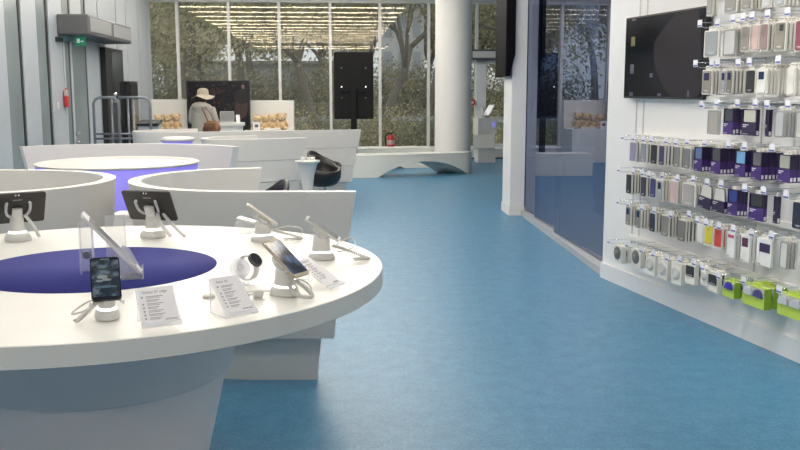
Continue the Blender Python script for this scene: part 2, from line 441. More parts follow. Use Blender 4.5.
# violet lit round table inside the wide pod
t = thing('round_table', 'small round white table with violet glowing skirt inside the wide semicircular pod', 'table', (-2.36, 7.62, 0))
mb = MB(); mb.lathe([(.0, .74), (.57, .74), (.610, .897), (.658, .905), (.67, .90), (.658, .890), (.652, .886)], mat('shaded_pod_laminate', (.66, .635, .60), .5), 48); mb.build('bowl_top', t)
mb = MB(); mb.lathe([(.652, .886), (.645, .6), (.59, .5)], GLOWP, 48, cap=False); mb.build('glowing_skirt', t)
mb = MB(); mb.lathe([(.45, .5), (.3, 0)], PODW, 40); mb.lathe([(.59, .5), (.0, .5)], PODW, 40, cap=False); mb.build('base', t)
t = thing('round_table', 'tiny round table with violet glow far back on the left, before the railing', 'table', (-2.62, 10.75, 0))
mb = MB(); mb.lathe([(.0, .90), (.19, .905), (.205, .935), (.15, .955), (0, .955)], TABLEW, 40); mb.build('tabletop', t)
mb = MB(); mb.lathe([(.17, .90), (.16, .6)], GLOWP, 40, cap=False); mb.build('glowing_skirt', t)
mb = MB(); mb.lathe([(.155, .6), (.12, 0)], PODW, 32); mb.build('base', t)
# white block between the two near pods
t = thing('pedestal', 'low white tapered block standing between the two near pods', 'pedestal', (-1.87, 6.25, 0))
mb = MB(); mb.poly([(-.16,-.14,0),(.16,-.14,0),(.16,.14,0),(-.16,.14,0),(-.1,-.1,.64),(.1,-.1,.64),(.1,.1,.64),(-.1,.1,.64)], [(0,3,2,1),(4,5,6,7),(0,1,5,4),(1,2,6,5),(2,3,7,6),(3,0,4,7)], WHITE); mb.build('body', t)
mb = MB(); mb.box((-.11, -.11, .64), (.11, .11, .66), TABLEW, .004); mb.build('top_plate', t)
# flared pedestal table at the pod end
t = thing('pedestal_table', 'white flared trumpet pedestal table at the end of the mid-hall pod', 'table', (-1.03, 10.12, 0))
mb = MB(); mb.lathe([(.13, 0), (.08, .03), (.055, .15), (.055, .4), (.075, .55), (.11, .68), (.13, .705)], PODW, 28); mb.build('stem', t)
mb = MB(); mb.lathe([(.13, .705), (.14, .71), (.14, .725), (.0, .726)], TABLEW, 28); mb.build('tabletop', t)
for dx, dy, lb in ((-.05, 0, 'left'), (.02, -.03, 'middle'), (.06, .03, 'right')):
    mb = MB(); mb.lathe([(.018, 0), (.026, .035), (.022, .035), (.015, .004)], SECW, 14); c = mb.build('cup', loc=(-1.03+dx, 10.12+dy, .7265)); tag(c, 'tiny white cup on the flared pedestal table, %s of three' % lb, 'cup', 'cups on the pedestal table')

# tub chairs
def tub_chair(loc, rot, label, sz=.9):
    t = thing('tub_chair', label, 'chair', loc, rot, 'black tub chairs')
    t.scale = (.78, .78, sz)
    mb = MB(); n = 28; m = 8; vs = []; fs = []
    LEA = mat('black_leather', (.013, .012, .012), .38, bump=.05)
    # outer and inner shells
    def rim(a):            # rim height: high back, tall arms, dip in front
        c = math.cos(a)    # 1 at back
        return .20 + .22 * max(0, c) ** 1.4 + .06 * max(0, -c * .2 + abs(math.sin(a)) ** 3)
    for sh, (ro, zo) in enumerate(((.29, 0), (.245, .05))):
        for j in range(m + 1):
            f = j / m
            for k in range(n):
                a = 2*PI*k/n
                rr = ro * math.sin(min(1, f * 1.15 + .02) * PI / 2)
                z = .36 + zo + (rim(a) - zo) * max(0, (f - .25) / .75) ** 1.5
                vs.append((rr * math.sin(a), rr * math.cos(a), z))
    for sh in range(2):
        o0 = sh * (m + 1) * n
        for j in range(m):
            for k in range(n):
                k2 = (k+1) % n
                fs.append((o0+j*n+k, o0+j*n+k2, o0+(j+1)*n+k2, o0+(j+1)*n+k))
    o1 = m * n; o2 = (m + 1) * n + m * n
    for k in range(n): fs.append((o1+k, o1+(k+1) % n, o2+(k+1) % n, o2+k))
    mb.poly(vs, fs, LEA, True); mb.build('seat_shell', t)
    mb = MB(); mb.lathe([(.035, 0), (.03, .36)], CHROME, 16, (0, 0, .02)); mb.build('pole', t)
    mb = MB(); mb.lathe([(.21, 0), (.2, .015), (.04, .03)], CHROME, 28); mb.build('base', t)
    return t
tub_chair((-.95, 11.2, 0), R(35), 'black leather tub chair beside the aisle, right of the flared pedestal table')
tub_chair((-1.0, 12.0, 0), R(60), 'black tub chair mostly hidden behind another tub chair, against the farthest pod')
tub_chair((-1.12, 7.3, 0), R(-60), 'black tub chair whose back shows just above the near right pod', 1.0)

# ================================================================== ROUND DISPLAY TABLE
TC = Vector((-1.038, 3.056, 0)); TZ = .9; TR = .978
t = thing('display_table', 'large round white demo table with blue centre disc, in the foreground', 'table', TC)
mb = MB(); mb.lathe([(.0, .84), (TR-.004, .84), (TR, .843), (TR, .898), (TR-.003, .9), (.397, .9), (0, .9)], TABLEW, 128)
mb.bm.normal_update()
for e in mb.bm.edges:
    if len(e.link_faces) == 2 and abs(e.link_faces[0].normal.dot(e.link_faces[1].normal)) < .9: e.smooth = False
mb.build('tabletop', t)
mb = MB(); mb.lathe([(.0, .9002), (.404, .9002), (.404, .9012), (0, .9012)], INSET, 96); mb.build('centre_disc', t)
mb = MB(); mb.lathe([(.515, .84), (.447, .552), (.440, .545), (.40, .545)], mat('table_base_laminate', (.86, .78, .76), .5), 96); mb.build('upper_base', t)
mb = MB(); mb.lathe([(.430, .545), (.428, .535), (.33, .1), (.31, 0)], _m['table_base_laminate'], 96); mb.build('lower_base', t)

def outward(p):
    d = Vector((p.x - TC.x, p.y - TC.y)); return math.atan2(d.y, d.x) + PI/2   # local -Y looks outward
PHONE_W, PHONE_H = .072, .144
def coil(mb, pts, r, turns, m):
    P = smooth_path(pts, 10); out = []
    N = max(8, turns * 7); L = len(P) - 1
    for i in range(N + 1):
        f = i / N * L; k = min(int(f), L - 1); q = P[k].lerp(P[k+1], f - k)
        tdir = (P[min(k+1, L)] - P[max(k-0, 0)]).normalized()
        a = tdir.cross(Vector((0, 0, 1)))
        if a.length < 1e-3: a = Vector((1, 0, 0))
        a.normalize(); b = tdir.cross(a); an = 2*PI*turns*i/N
        out.append(q + (a*math.cos(an) + b*math.sin(an)) * r)
    mb.tube(out, .0023, m, 5)
def phone_stand(p, rotz, label, coilpts=None, head=.105, tilt=42, cable=None):
    """local -Y faces the customer"""
    t = thing('phone_stand', label, 'stand', p, rotz, 'white security stands for phones')
    OV = Matrix.Diagonal((.72, 1.08, 1, 1))
    mb = MB(); mb.M = OV; mb.lathe([(.044, 0), (.046, .004), (.043, .016), (.036, .024), (.0, .024)], SECW, 36); mb.build('base', t)
    mb = MB(); mb.M = OV; mb.lathe([(.035, .0245), (.033, .030), (0, .030)], LEDW, 32); mb.build('light_ring', t)
    mb = MB(); mb.M = OV; mb.lathe([(.032, .030), (.029, .05), (.026, head-.022), (.0, head-.016)], SECW, 28)
    old = mb.M; mb.M = Matrix.Translation((0, 0, head-.012)) @ Matrix.Rotation(R(tilt), 4, 'X')
    mb.box((-.02, -.026, -.014), (.02, .026, .006), SECW, .005); mb.M = old
    mb.build('neck', t)
    mb = MB(); mb.M = Matrix.Translation((0, 0, head-.012)) @ Matrix.Rotation(R(tilt), 4, 'X')
    mb.lathe([(.030, -.016), (.034, -.012), (.030, -.008)], CLEARE, 24)
    for sx in (-1, 1): mb.tube([(sx*.028, -.03, -.002), (sx*.041, -.05, .004), (sx*.041, -.05, .014)], .0028, CLEARE, 6)
    mb.build('clamp', t)
    if coilpts:
        mb = MB(); coil(mb, coilpts, .006, 22, SECW); mb.build('coiled_cable', t)
    if cable:
        mb = MB(); mb.tube(smooth_path(cable, 8), .0028, SECW, 6); mb.build('cable', t)
    return t
def phone(p, rotz, label, tilt=42, head=.105, body=GLOSSB, screen=None, shift=0.0, roll=0.0, w=PHONE_W, h=PHONE_H, cat='phone', name='smartphone', group=None, lift=.012):
    """stands on the tilted head; root at the centre of the phone back"""
    t = thing(name, label, cat, (0, 0, 0), 0, group)
    M = Matrix.Translation(p) @ Matrix.Rotation(rotz, 4, 'Z') @ Matrix.Translation((0, 0, head-.012)) @ Matrix.Rotation(R(tilt), 4, 'X') @ Matrix.Rotation(R(roll), 4, 'Z') @ Matrix.Translation((0, shift, lift-.005))
    t.matrix_world = M
    mb = MB(); mb.prism(rrect(w, h, .009), 0, .0075, body, 'z', True); mb.build('body', t)
    mb = MB(); mb.prism(rrect(w-.006, h-.02, .003), .0076, .0081, screen or GLOSSB, 'z'); mb.build('screen', t)
    mb = MB(); mb.box((-.012, h/2-.008, .0076), (.012, h/2-.006, .0080), GREYP); mb.build('earpiece', t)
    mb = MB(); mb.prism(rrect(.018, .005, .002, cy=-h/2+.0055), .0076, .0081, body, 'z'); mb.build('home_button', t)
    return t
def screen_mat(name, dark, light, scale, strength, seed=0.0):
    if name in _m: return _m[name]
    m = bpy.data.materials.new(name); m.use_nodes = True; nt = m.node_tree; b = nt.nodes['Principled BSDF']
    tc = nt.nodes.new('ShaderNodeTexCoord'); mp = nt.nodes.new('ShaderNodeMapping'); mp.inputs['Location'].default_value = (seed, seed*.7, seed*.3); mp.inputs['Scale'].default_value = (1, 1, 1)
    n = nt.nodes.new('ShaderNodeTexNoise'); n.inputs['Scale'].default_value = scale; n.inputs['Detail'].default_value = 5
    nt.links.new(tc.outputs['Object'], mp.inputs['Vector']); nt.links.new(mp.outputs['Vector'], n.inputs['Vector'])
    cr = nt.nodes.new('ShaderNodeValToRGB'); e = cr.color_ramp.elements
    e[0].position = .48; e[0].color = (*dark, 1); e[1].position = .72; e[1].color = (*light, 1)
    nt.links.new(n.outputs['Fac'], cr.inputs['Fac'])
    nt.links.new(cr.outputs['Color'], b.inputs['Emission Color']); b.inputs['Emission Strength'].default_value = strength
    b.inputs['Base Color'].default_value = (.005, .005, .007, 1); b.inputs['Roughness'].default_value = .12
    _m[name] = m; return m
SCR1 = screen_mat('phone_picture_dark_blue', (.012, .02, .03), (.18, .24, .28), 38, .9, 3)
SCR2 = screen_mat('phone_picture_night', (.006, .01, .02), (.10, .17, .32), 30, .8, 9)

# phone 1: front, facing us
p1 = onz(107.5, 317, TZ + .001)
phone_stand(p1, R(19), 'white round security stand at the front, holding the black phone near the left', None, .085, 40,
            [(-.012, .004, .055), (-.05, -.01, .046), (-.088, -.02, .022), (-.06, -.03, .028), (-.014, -.012, .048)])
s1 = phone(p1, R(19), 'black smartphone upright on its stand, dark picture on its screen, facing the camera', 40, .085, GLOSSB, SCR1, .03, w=.076)
mb = MB()
PM = mat('picture_pale', (.16, .19, .2), .5, emit=.25); PD = mat('picture_dark', (.01, .014, .02), .5)
for cx, cy, a, b_, mm in ((-.008, .004, .014, .007, PM), (.003, -.006, .012, .005, PM), (-.016, -.01, .01, .004, PM), (.012, .003, .006, .008, PD), (0, -.03, .028, .004, mat('picture_blue', (.05, .1, .16), .5, emit=.2)), (.0, .03, .03, .003, PD)):
    mb.lathe([(1e-4, .0082), (1, .0083)], mm, 14, cap=False) if False else mb.poly([(cx + a*math.cos(2*PI*k/14), cy + b_*math.sin(2*PI*k/14), .0083) for k in range(14)], [tuple(range(14))], mm)
mb.build('screen_image', s1)
mb = MB(); coil(mb, [(-.012, -.014, .052), (-.03, -.035, .034), (-.05, -.062, .014), (-.058, -.078, .009)], .005, 26, SECW)
cb = mb.build('security_cable', loc=p1); tag(cb, 'white coiled tether hanging left from the front stand of the black phone', 'cable')

# phone 2: gold framed, right front
GOLD = mat('gold_metal', (.50, .42, .34), .35, .6)
p2 = onz(284.5, 294.5, TZ + .001)
o2 = outward(p2)
phone_stand(p2, o2, 'white security stand holding the gold-framed phone at the right front of the table', None, .114, 38,
            [(.02, -.035, .048), (.035, -.06, .034), (.03, -.08, .012), (-.01, -.105, .008), (-.035, -.09, .014), (-.01, -.042, .046)])
phone(p2, o2, 'gold-framed smartphone with dark lit screen lying tilted on the right front stand', 38, .114, GOLD, SCR2, .0, w=.074, h=.152)
mb = MB(); coil(mb, [(0, -.04, .048), (.005, -.07, .03), (-.005, -.105, .010), (-.03, -.10, .010), (-.04, -.07, .018), (-.03, -.04, .042)], .0045, 40, SECW)
M2 = Matrix.Translation(p2) @ Matrix.Rotation(o2, 4, 'Z'); cb = mb.build('security_cable'); cb.matrix_world = M2; tag(cb, 'white coiled tether looping below the gold-framed phone', 'cable')

# phone 3: far right of the table, seen in profile
p3 = onz(263, 241, TZ + .001); o3 = R(100)
phone_stand(p3, o3, 'white security stand holding the far pale phone, beside the clear block', None, .105, 36)
phone(p3, o3, 'pale smartphone seen edge-on, tilted on the far stand left of the other edge-on phone', 36, .105, mat('champagne_metal', (.66, .60, .53), .35, .3), mat('pale_phone_face', (.62, .58, .52), .3), .01)
mb = MB(); coil(mb, [(0, -.035, .045), (.01, -.08, .03), (.0, -.15, .01), (-.02, -.14, .009), (-.03, -.08, .009)], .005, 40, SECW)
mb.tube(smooth_path([(.01, -.04, .042), (.015, -.10, .055), (.0, -.155, .045), (.0, -.15, .012)], 8), .0022, SECW, 6)
cb = mb.build('security_cable'); cb.matrix_world = Matrix.Translation(p3) @ Matrix.Rotation(o3, 4, 'Z'); tag(cb, 'white coiled tether of the far pale phone, trailing right over the table', 'cable')
# phone 4: right edge
p4 = onz(321.5, 259, TZ + .001); o4 = R(88)
phone_stand(p4, o4, 'white security stand nearest the right rim of the table, holding a phone seen edge-on', None, .112, 34)
phone(p4, o4, 'white-edged smartphone seen edge-on near the right rim of the table', 34, .112, SECW, mat('grey_phone_face', (.30, .30, .30), .25), .0)
mb = MB(); coil(mb, [(0, -.04, .05), (.0, -.09, .035), (-.01, -.16, .01), (-.03, -.165, .009), (-.045, -.12, .009)], .005, 40, SECW)
mb.tube(smooth_path([(.01, -.045, .045), (.03, -.10, .075), (.02, -.12, .05), (-.02, -.10, .04), (-.02, -.06, .03)], 8), .0022, SECW, 6)
cb = mb.build('security_cable'); cb.matrix_world = Matrix.Translation(p4) @ Matrix.Rotation(o4, 4, 'Z'); tag(cb, 'white coiled tether lying by the right rim of the table', 'cable')

# tablets at the far side, backs to us
def tablet_set(px, py, rz, side, tl, sl):
    p = onz(px, py, TZ + .001)
    t = thing('tablet_stand', sl, 'stand', p, rz, 'white tablet stands at the far side')
    mb = MB(); mb.lathe([(.050, 0), (.052, .006), (.048, .02), (.040, .03), (0, .03)], SECW, 40); mb.build('base', t)
    mb = MB(); mb.lathe([(.036, .0305), (.032, .038), (0, .038)], LEDW, 36); mb.build('light_ring', t)
    mb = MB(); mb.lathe([(.030, .038), (.027, .06), (.026, .085), (.022, .095), (0, .098)], SECW, 30)
    mb.tube([(0, 0, .08), (0, -.014, .105), (0, -.026, .130)], .020, SECW, 20); mb.build('neck', t)
    mb = MB()
    for s in (-1, 1):
        mb.tube(smooth_path([(s*.014, -.010, .098), (s*.032, -.012, .100), (s*.044, -.030, .118), (s*.045, -.050, .150), (s*.041, -.046, .156)], 6), .0058, CLEARE, 10)
        mb.tube(smooth_path([(s*.014, .0, .095), (s*.05, .02, .088), (s*.065, .045, .092)], 6), .005, CLEARE, 10)
    mb.build('clear_arm', t)
    mb = MB(); mb.tube(smooth_path([(.03, -.01, .10), (.055, -.03, .06), (.10 if side > 0 else .075, -.035, .012)], 8), .008 if side > 0 else .007, SECW, 8)
    if side > 0: mb.tube(smooth_path([(.05, 0, .10), (.09, -.0, .055), (.155, -.02, .012)], 8), .007, SECW, 8)
    mb.build('cable', t)
    b = thing('tablet', tl, 'tablet', (0, 0, 0))
    # back faces -Y locally (towards camera), leaning away with the top nearer
    b.matrix_world = Matrix.Translation(p) @ Matrix.Rotation(rz, 4, 'Z') @ Matrix.Translation((0, -.012, .135)) @ Matrix.Rotation(R(90 + 28), 4, 'X')
    TB = mat('tablet_black', (.022, .020, .020), .4)
    mb = MB(); mb.prism(rrect(.215, .142, .010), 0.0, .008, TB, 'z', True); mb.build('body', b)
    mb = MB(); mb.prism(rrect(.198, .122, .003), -.0006, -.0001, GLOSSB, 'z'); mb.build('screen', b)
    mb = MB(); mb.lathe([(.004, .0081), (.0035, .0095), (0, .0095)], CHROME, 12, (-.008, .062, 0)); mb.lathe([(.004, .0081), (.0035, .0095), (0, .0095)], CHROME, 12, (.004, .062, 0)); mb.build('camera_lens', b)
    mb = MB(); mb.box((-.018, .038, .0081), (.018, .0405, .0084), GREYP); mb.build('back_mark', b)
tablet_set(18, 240, R(34), 0, 'black tablet seen from behind, cut by the left edge of the photo', 'white tablet stand at the left end of the far side, holding the cut-off tablet')
tablet_set(153, 237, R(-14), 1, 'black tablet seen from behind between the two near pods', 'white tablet stand holding the tablet in front of the gap between pods')

# clear acrylic display with white slim tablet on the blue disc
pa = onz(113, 279, TZ + .0015)
t = thing('acrylic_stand', 'clear acrylic easel stand on the blue centre disc', 'stand', pa, R(16))
mb = MB()
mb.box((-.105, .16, 0), (-.06, .165, .165), CLEAR); mb.box((-.105, .10, 0), (-.100, .165, .165), CLEAR)
mb.box((-.065, .10, 0), (-.060, .165, .165), CLEARE); mb.box((-.02, .08, 0), (.045, .085, .195), CLEAR); mb.box((.040, .0, 0), (.045, .085, .19), CLEAR)
mb.build('back_panel', t)
mb = MB(); mb.box((-.04, -.03, 0), (.095, .09, .004), CLEAR); mb.build('base_plate', t)
mb = MB(); mb.prism([(-.02, .004), (.095, .004), (.055, .085), (.02, .11)], -.03, -.026, CLEAR, 'y'); mb.prism([(.05, .004), (.095, .004), (.055, .085), (.03, .1)], .06, .064, CLEARE, 'y'); mb.box((.09, -.03, 0), (.095, .064, .03), CLEARE); mb.build('lip', t)
mb = MB(); mb.lathe([(.012, -.003), (.014, 0), (.012, .003)], GREYM, 16); o = mb.build('lock_disc', t); o.rotation_euler = (PI/2, 0, 0); o.location = (-.085, .157, .055)
tb = thing('tablet', 'slim white tablet seen edge-on, leaning in the clear acrylic stand', 'tablet')
tb.matrix_world = Matrix.Translation(pa + Vector((-.004, .02, .112))) @ Matrix.Rotation(R(18), 4, 'Z') @ Matrix.Rotation(R(49), 4, 'Y')
mb = MB(); mb.prism(rrect(.262, .12, .012), -.0045, .0045, mat('silver_white', (.74, .74, .76), .3, .2), 'z', True); mb.build('body', tb)
mb = MB(); mb.prism(rrect(.21, .10, .003), .0046, .0051, mat('grey_screen', (.2, .2, .22), .2), 'z'); mb.build('screen', tb)

# info leaflets in clear holders
def leaflet(px, py, rz, title, label, lean=20, w=.095, h=.125, legs=False):
    p = onz(px, py, TZ + .001)
    t = thing('leaflet_holder', label, 'sign', p, rz, 'leaflets in clear holders')
    M = Matrix.Rotation(R(-(90 - lean)) + PI/2 * 0, 4, 'X')
    M = Matrix.Translation((0, 0, .004)) @ Matrix.Rotation(R(lean), 4, 'X')   # lies back by lean degrees from flat
    mb = MB(); mb.M = M; mb.box((-w/2-.004, 0, -.001), (w/2+.004, h+.014, .001), CLEAR); mb.box((-w/2-.004, 0, .001), (w/2+.004, .012, .008), CLEARE, .001); mb.build('clear_panel', t)
    top = M @ Vector((0, h+.014, -.001))
    mb = MB()
    if legs:
        for s in (-1, 1): mb.box((s*(w/2)-.001, .01, 0), (s*(w/2)+.001, top.y, .002), CLEARE); mb.box((s*(w/2)-.001, top.y-.003, 0), (s*(w/2)+.001, top.y, top.z-.002), CLEARE)
    mb.box((-w/2, top.y-.003, 0), (w/2, top.y, top.z-.003), CLEAR); mb.build('clear_foot', t)
    mb = MB(); mb.M = M; mb.box((-w/2, .014, .0012), (w/2, h+.012, .0020), PAPER); pp = mb.build('paper', t)
    mb = MB(); mb.M = M; y = h - .018
    for k in range(7):
        L = (.75, .6, .7, .5, .66, .72, .55)[k] * (w - .035)
        mb.box((-w/2+.020, y, .0021), (-w/2+.020+L, y+.0018, .0023), INK)
        mb.box((-w/2+.020, y-.0042, .0021), (-w/2+.020+L*.8, y-.0026, .0023), INK)
        if k % 2 == 0 or k > 2: mb.box((-w/2+.008, y-.003, .0021), (-w/2+.0125, y+.002, .0023), INK)
        y -= .0112
    mb.build('printed_lines', pp)
    text_mesh('printed_title', title, .0105, INK, pp, M @ Matrix.Translation((-w/2+.012, h-.006, .0022)))
    text_mesh('printed_brand', 'SAMSUNG', .0065, mat('black_ink', (.03, .03, .05), .7), pp, M @ Matrix.Translation((w/2-.034, .018, .0022)))
leaflet(162.5, 328, R(26), 'Galaxy S7 edge', 'leaflet in clear holder lying right of the front black phone', 42, .093, .112)
leaflet(243, 317, R(40), 'Gear S2', 'leaflet in raised clear holder in front of the smartwatch', 42, .085, .12, True)
leaflet(337, 288, R(62), 'Galaxy S7', 'leaflet in clear holder lying right of the gold-framed phone', 30, .078, .135)

# smartwatch on clear stand
pw = onz(243, 284, TZ + .001)
t = thing('watch_stand', 'clear round stand holding the smartwatch', 'stand', pw, R(20))
mb = MB(); mb.box((-.004, -.012, 0), (.004, .012, .05), CLEAR); mb.box((-.03, -.03, 0), (.03, .03, .003), CLEAR); mb.build('post', t)
mb = MB(); old = mb.M; mb.M = Matrix.Translation((-.012, -.02, .055)) @ Matrix.Rotation(R(70), 4, 'X'); mb.lathe([(.030, -.008), (.032, 0), (.030, .008), (.02, .012), (0, .012)], CLEARE, 28); mb.lathe([(.012, .0125), (.010, .016), (0, .016)], CLEAR, 20); mb.build('clear_disc', t)
wt = thing('smartwatch', 'smartwatch with dark round face and silver band on the clear stand', 'watch', pw + Vector((.016, .004, .052)), R(62)); wt.scale = (1.18, 1.18, 1.18)
mb = MB(); 
def ring(mb, r, w, th, m, a0=0, a1=360, n=32, sx=1.0):
    vs = []; fs = []
    for k in range(n + 1):
        a = R(a0 + (a1 - a0) * k / n)
        for rr, x in ((r, -w), (r, w), (r-th, w), (r-th, -w)): vs.append((x, rr*sx*math.cos(a), rr*math.sin(a)))
    for k in range(n):
        for q in range(4): fs.append((k*4+q, k*4+(q+1) % 4, (k+1)*4+(q+1) % 4, (k+1)*4+q))
    mb.poly(vs, fs, m, True)
ring(mb, .034, .011, .003, mat('silver_band', (.68, .68, .68), .3, .3), sx=.85); mb.build('band', wt)
mb = MB(); mb.M = Matrix.Translation((0, -.024, .022)) @ Matrix.Rotation(R(48), 4, 'X'); mb.lathe([(.02, -.004), (.021, .002), (.019, .006), (0, .006)], mat('dark_steel', (.1, .1, .11), .3, .5), 28); mb.build('case', wt)
mb = MB(); mb.M = Matrix.Translation((0, -.024, .022)) @ Matrix.Rotation(R(48), 4, 'X'); mb.lathe([(.0175, .0062), (0, .0066)], GLOSSB, 28); mb.build('watch_face', wt)
pk = onz(258, 298, TZ + .001)
t = thing('cable_puck', 'small white cylinder plug lying right of the watch leaflet, with thin cable', 'cable', pk, R(15))
mb = MB(); mb.M = Matrix.Translation((0, 0, .0125)) @ Matrix.Rotation(R(90), 4, 'Y'); mb.lathe([(.011, -.014), (.012, -.012), (.012, .012), (.011, .014)], SECW, 20); mb.build('plug', t)
mb = MB(); mb.M = Matrix.Translation((0.0145, 0, .0125)) @ Matrix.Rotation(R(90), 4, 'Y'); mb.lathe([(.007, 0), (.006, .001), (0, .001)], GREYM, 16); mb.build('plug_tip', t)
mb = MB(); mb.tube(smooth_path([(-.013, 0, .012), (-.045, .03, .004), (-.02, .075, .003), (.05, .07, .003), (.085, .03, .003)], 8), .0022, SECW, 6); mb.build('cable', t)
pk = onz(209, 297, TZ + .001)
mb = MB(); mb.lathe([(.017, 0), (.019, .003), (.016, .007), (0, .008)], mat('cream_rubber', (.70, .66, .56), .6), 24); o = mb.build('rubber_pad', loc=pk); tag(o, 'small cream puck seen through the raised leaflet holder', 'pad')
# clear block behind phone 3
pb = onz(246, 233, TZ + .001)
t = thing('acrylic_block', 'clear acrylic riser with white top left of the far pale phone', 'block', pb, R(-8))
mb = MB(); mb.box((-.04, -.02, 0), (.03, .03, .05), CLEAR); mb.build('clear_body', t)
mb = MB(); mb.M = Matrix.Translation((.0, .005, .056)) @ Matrix.Rotation(R(14), 4, 'Y'); mb.box((-.036, -.026, -.004), (.045, .03, .004), SECW, .002); mb.build('white_top', t)

exec_wall = True
# ================================================================== DISPLAY WALL: TV, hooks, packs
uA, zA = wall(626, 18, .06); uB, zB = wall(623, 97, .06); uC, zC = wall(706, 5, .06)
t = thing('wall_television', 'large black wall television at the left of the phone case racks', 'television', wp((uA+uC)/2, 0, 1.44), WROT)
hw, hh = (uC - uB)/2 + .005, .585
mb = MB(); mb.box((-hw, -.055, 0), (hw, -.018, hh), BLACK, .004); mb.build('frame', t)
mb = MB(); mb.box((-hw+.012, -.0562, .014), (hw-.012, -.0552, hh-.012), mat('tv_black_glass', (.005, .005, .008), .10, spec=.3)); sc = mb.build('screen', t)
mb = MB(); mb.box((-.2, -.018, .15), (.2, 0, .45), BLACK); mb.build('wall_bracket', t)
mb = MB()
PATCH_Y = mat('patch_yellow', (.12, .11, .015), .4, emit=.05); PATCH_B = mat('patch_blue', (.045, .045, .085), .4, emit=.03, emitc=(.3, .3, .5))
for px, py, w, h, m_ in ((633, 41.5, 6, 9, PATCH_Y), (632, 69, 6, 9, PATCH_B), (651, 75.5, 5, 4, PATCH_B), (631, 94, 6, 4, PATCH_B), (634, 19.5, 6, 2, PATCH_B), (659, 95, 6, 3, PATCH_B), (688, 94, 2.5, 6, PATCH_B)):  # small yellow and blue rectangles on the screen
    u, z = wall(px, py, .057); u -= (uA+uC)/2; z -= 1.44
    wu = w * .0095; hz = h * .0075
    mb = MB(); mb.box((max(-hw+.015, u-wu/2), -.0568, max(.016, z-hz/2)), (u+wu/2, -.0563, min(hh-.015, z+hz/2)), m_); mb.build('screen_patch', sc)
mb = MB(); pts = []
for px, py in ((676, 13), (690, 9), (699, 12), (701, 50), (699, 94), (672, 96), (660, 80), (654, 60), (655, 42), (664, 28)):
    u, z = wall(px, py, .057); pts.append((min(u - (uA+uC)/2, hw-.014), max(.017, min(hh-.015, z - 1.44))))
P = smooth_path([(a, b, 0) for a, b in pts] + [(*pts[0], 0)], 5)[:-1]
P = [(min(hw-.014, q.x), max(.017, min(hh-.015, q.y))) for q in P]
mb.poly([(x, -.0565, z) for x, z in P], [tuple(range(len(P)))], mat('screen_dim_reflection', (.013, .010, .013), .15, emit=.018, emitc=(.5, .35, .42))); mb.build('screen_image', sc)  # dim reflection painted on the dark screen as a flat shape

# -- pack kinds
CARD = mat('white_card', (.80, .775, .71), .5)
CARDE = mat('cream_card', (.74, .71, .64), .55)
WINB = mat('navy_window', (.02, .025, .09), .25)
PURP = mat('purple_card', (.055, .022, .16), .45)
PURPD = mat('dark_purple_card', (.022, .012, .055), .45)
LIME = mat('lime_card', (.50, .66, .09), .45)
LIMED = mat('lime_card_side', (.26, .43, .03), .5)
PRINTW = mat('white_print', (.78, .76, .80), .6)
BLIST = acrylic('blister_plastic', (.88, .88, .9), .35)
def cmat(c): return mat('case_%d_%d_%d' % tuple(int(x*255) for x in c), c, .42)
def pack_case(root, w, h, col, win=None, frame=True, mark=True):
    """white framed pack with a coloured case; front at local -Y"""
    mb = MB(); mb.prism(rrect(w, h, .008, 3, 0, h/2), -.006, .006, CARD, 'y')
    mb.prism(rrect(w*.5, .026, .005, 2, 0, h+.011), -.002, .002, CARD, 'y'); cd = mb.build('card', root)
    mb = MB(); mb.prism(rrect(w*.34, .006, .0025, 2, 0, h+.013), -.0026, -.0021, GREYP, 'y'); mb.build('hang_slot', cd)
    mb = MB(); fw = .80 if frame else .95
    mb.prism(rrect(w*fw, h*.90, .009, 3, 0, h*.5), -.011, -.0061, cmat(col), 'y', True); cs = mb.build('case', root)
    if win == 'top':
        mb = MB(); mb.prism(rrect(w*.52, h*.30, .003, 2, 0, h*.72), -.0118, -.0112, WINB, 'y'); mb.build('case_window', cs)
    if win == 'cam':
        mb = MB(); mb.prism(rrect(w*.34, h*.22, .004, 2, w*.14, h*.78), -.0118, -.0112, mat('dark_camera_window', (.04, .04, .045), .3), 'y'); mb.build('case_window', cs)
    if mark:
        mb = MB()
        mb.box((-w*.22, -.0116, h*.155), (w*.2, -.0111, h*.17), PRINTW); mb.box((-w*.12, -.0116, h*.12), (w*.12, -.0111, h*.132), PRINTW); mb.build('printed_lines', cs)
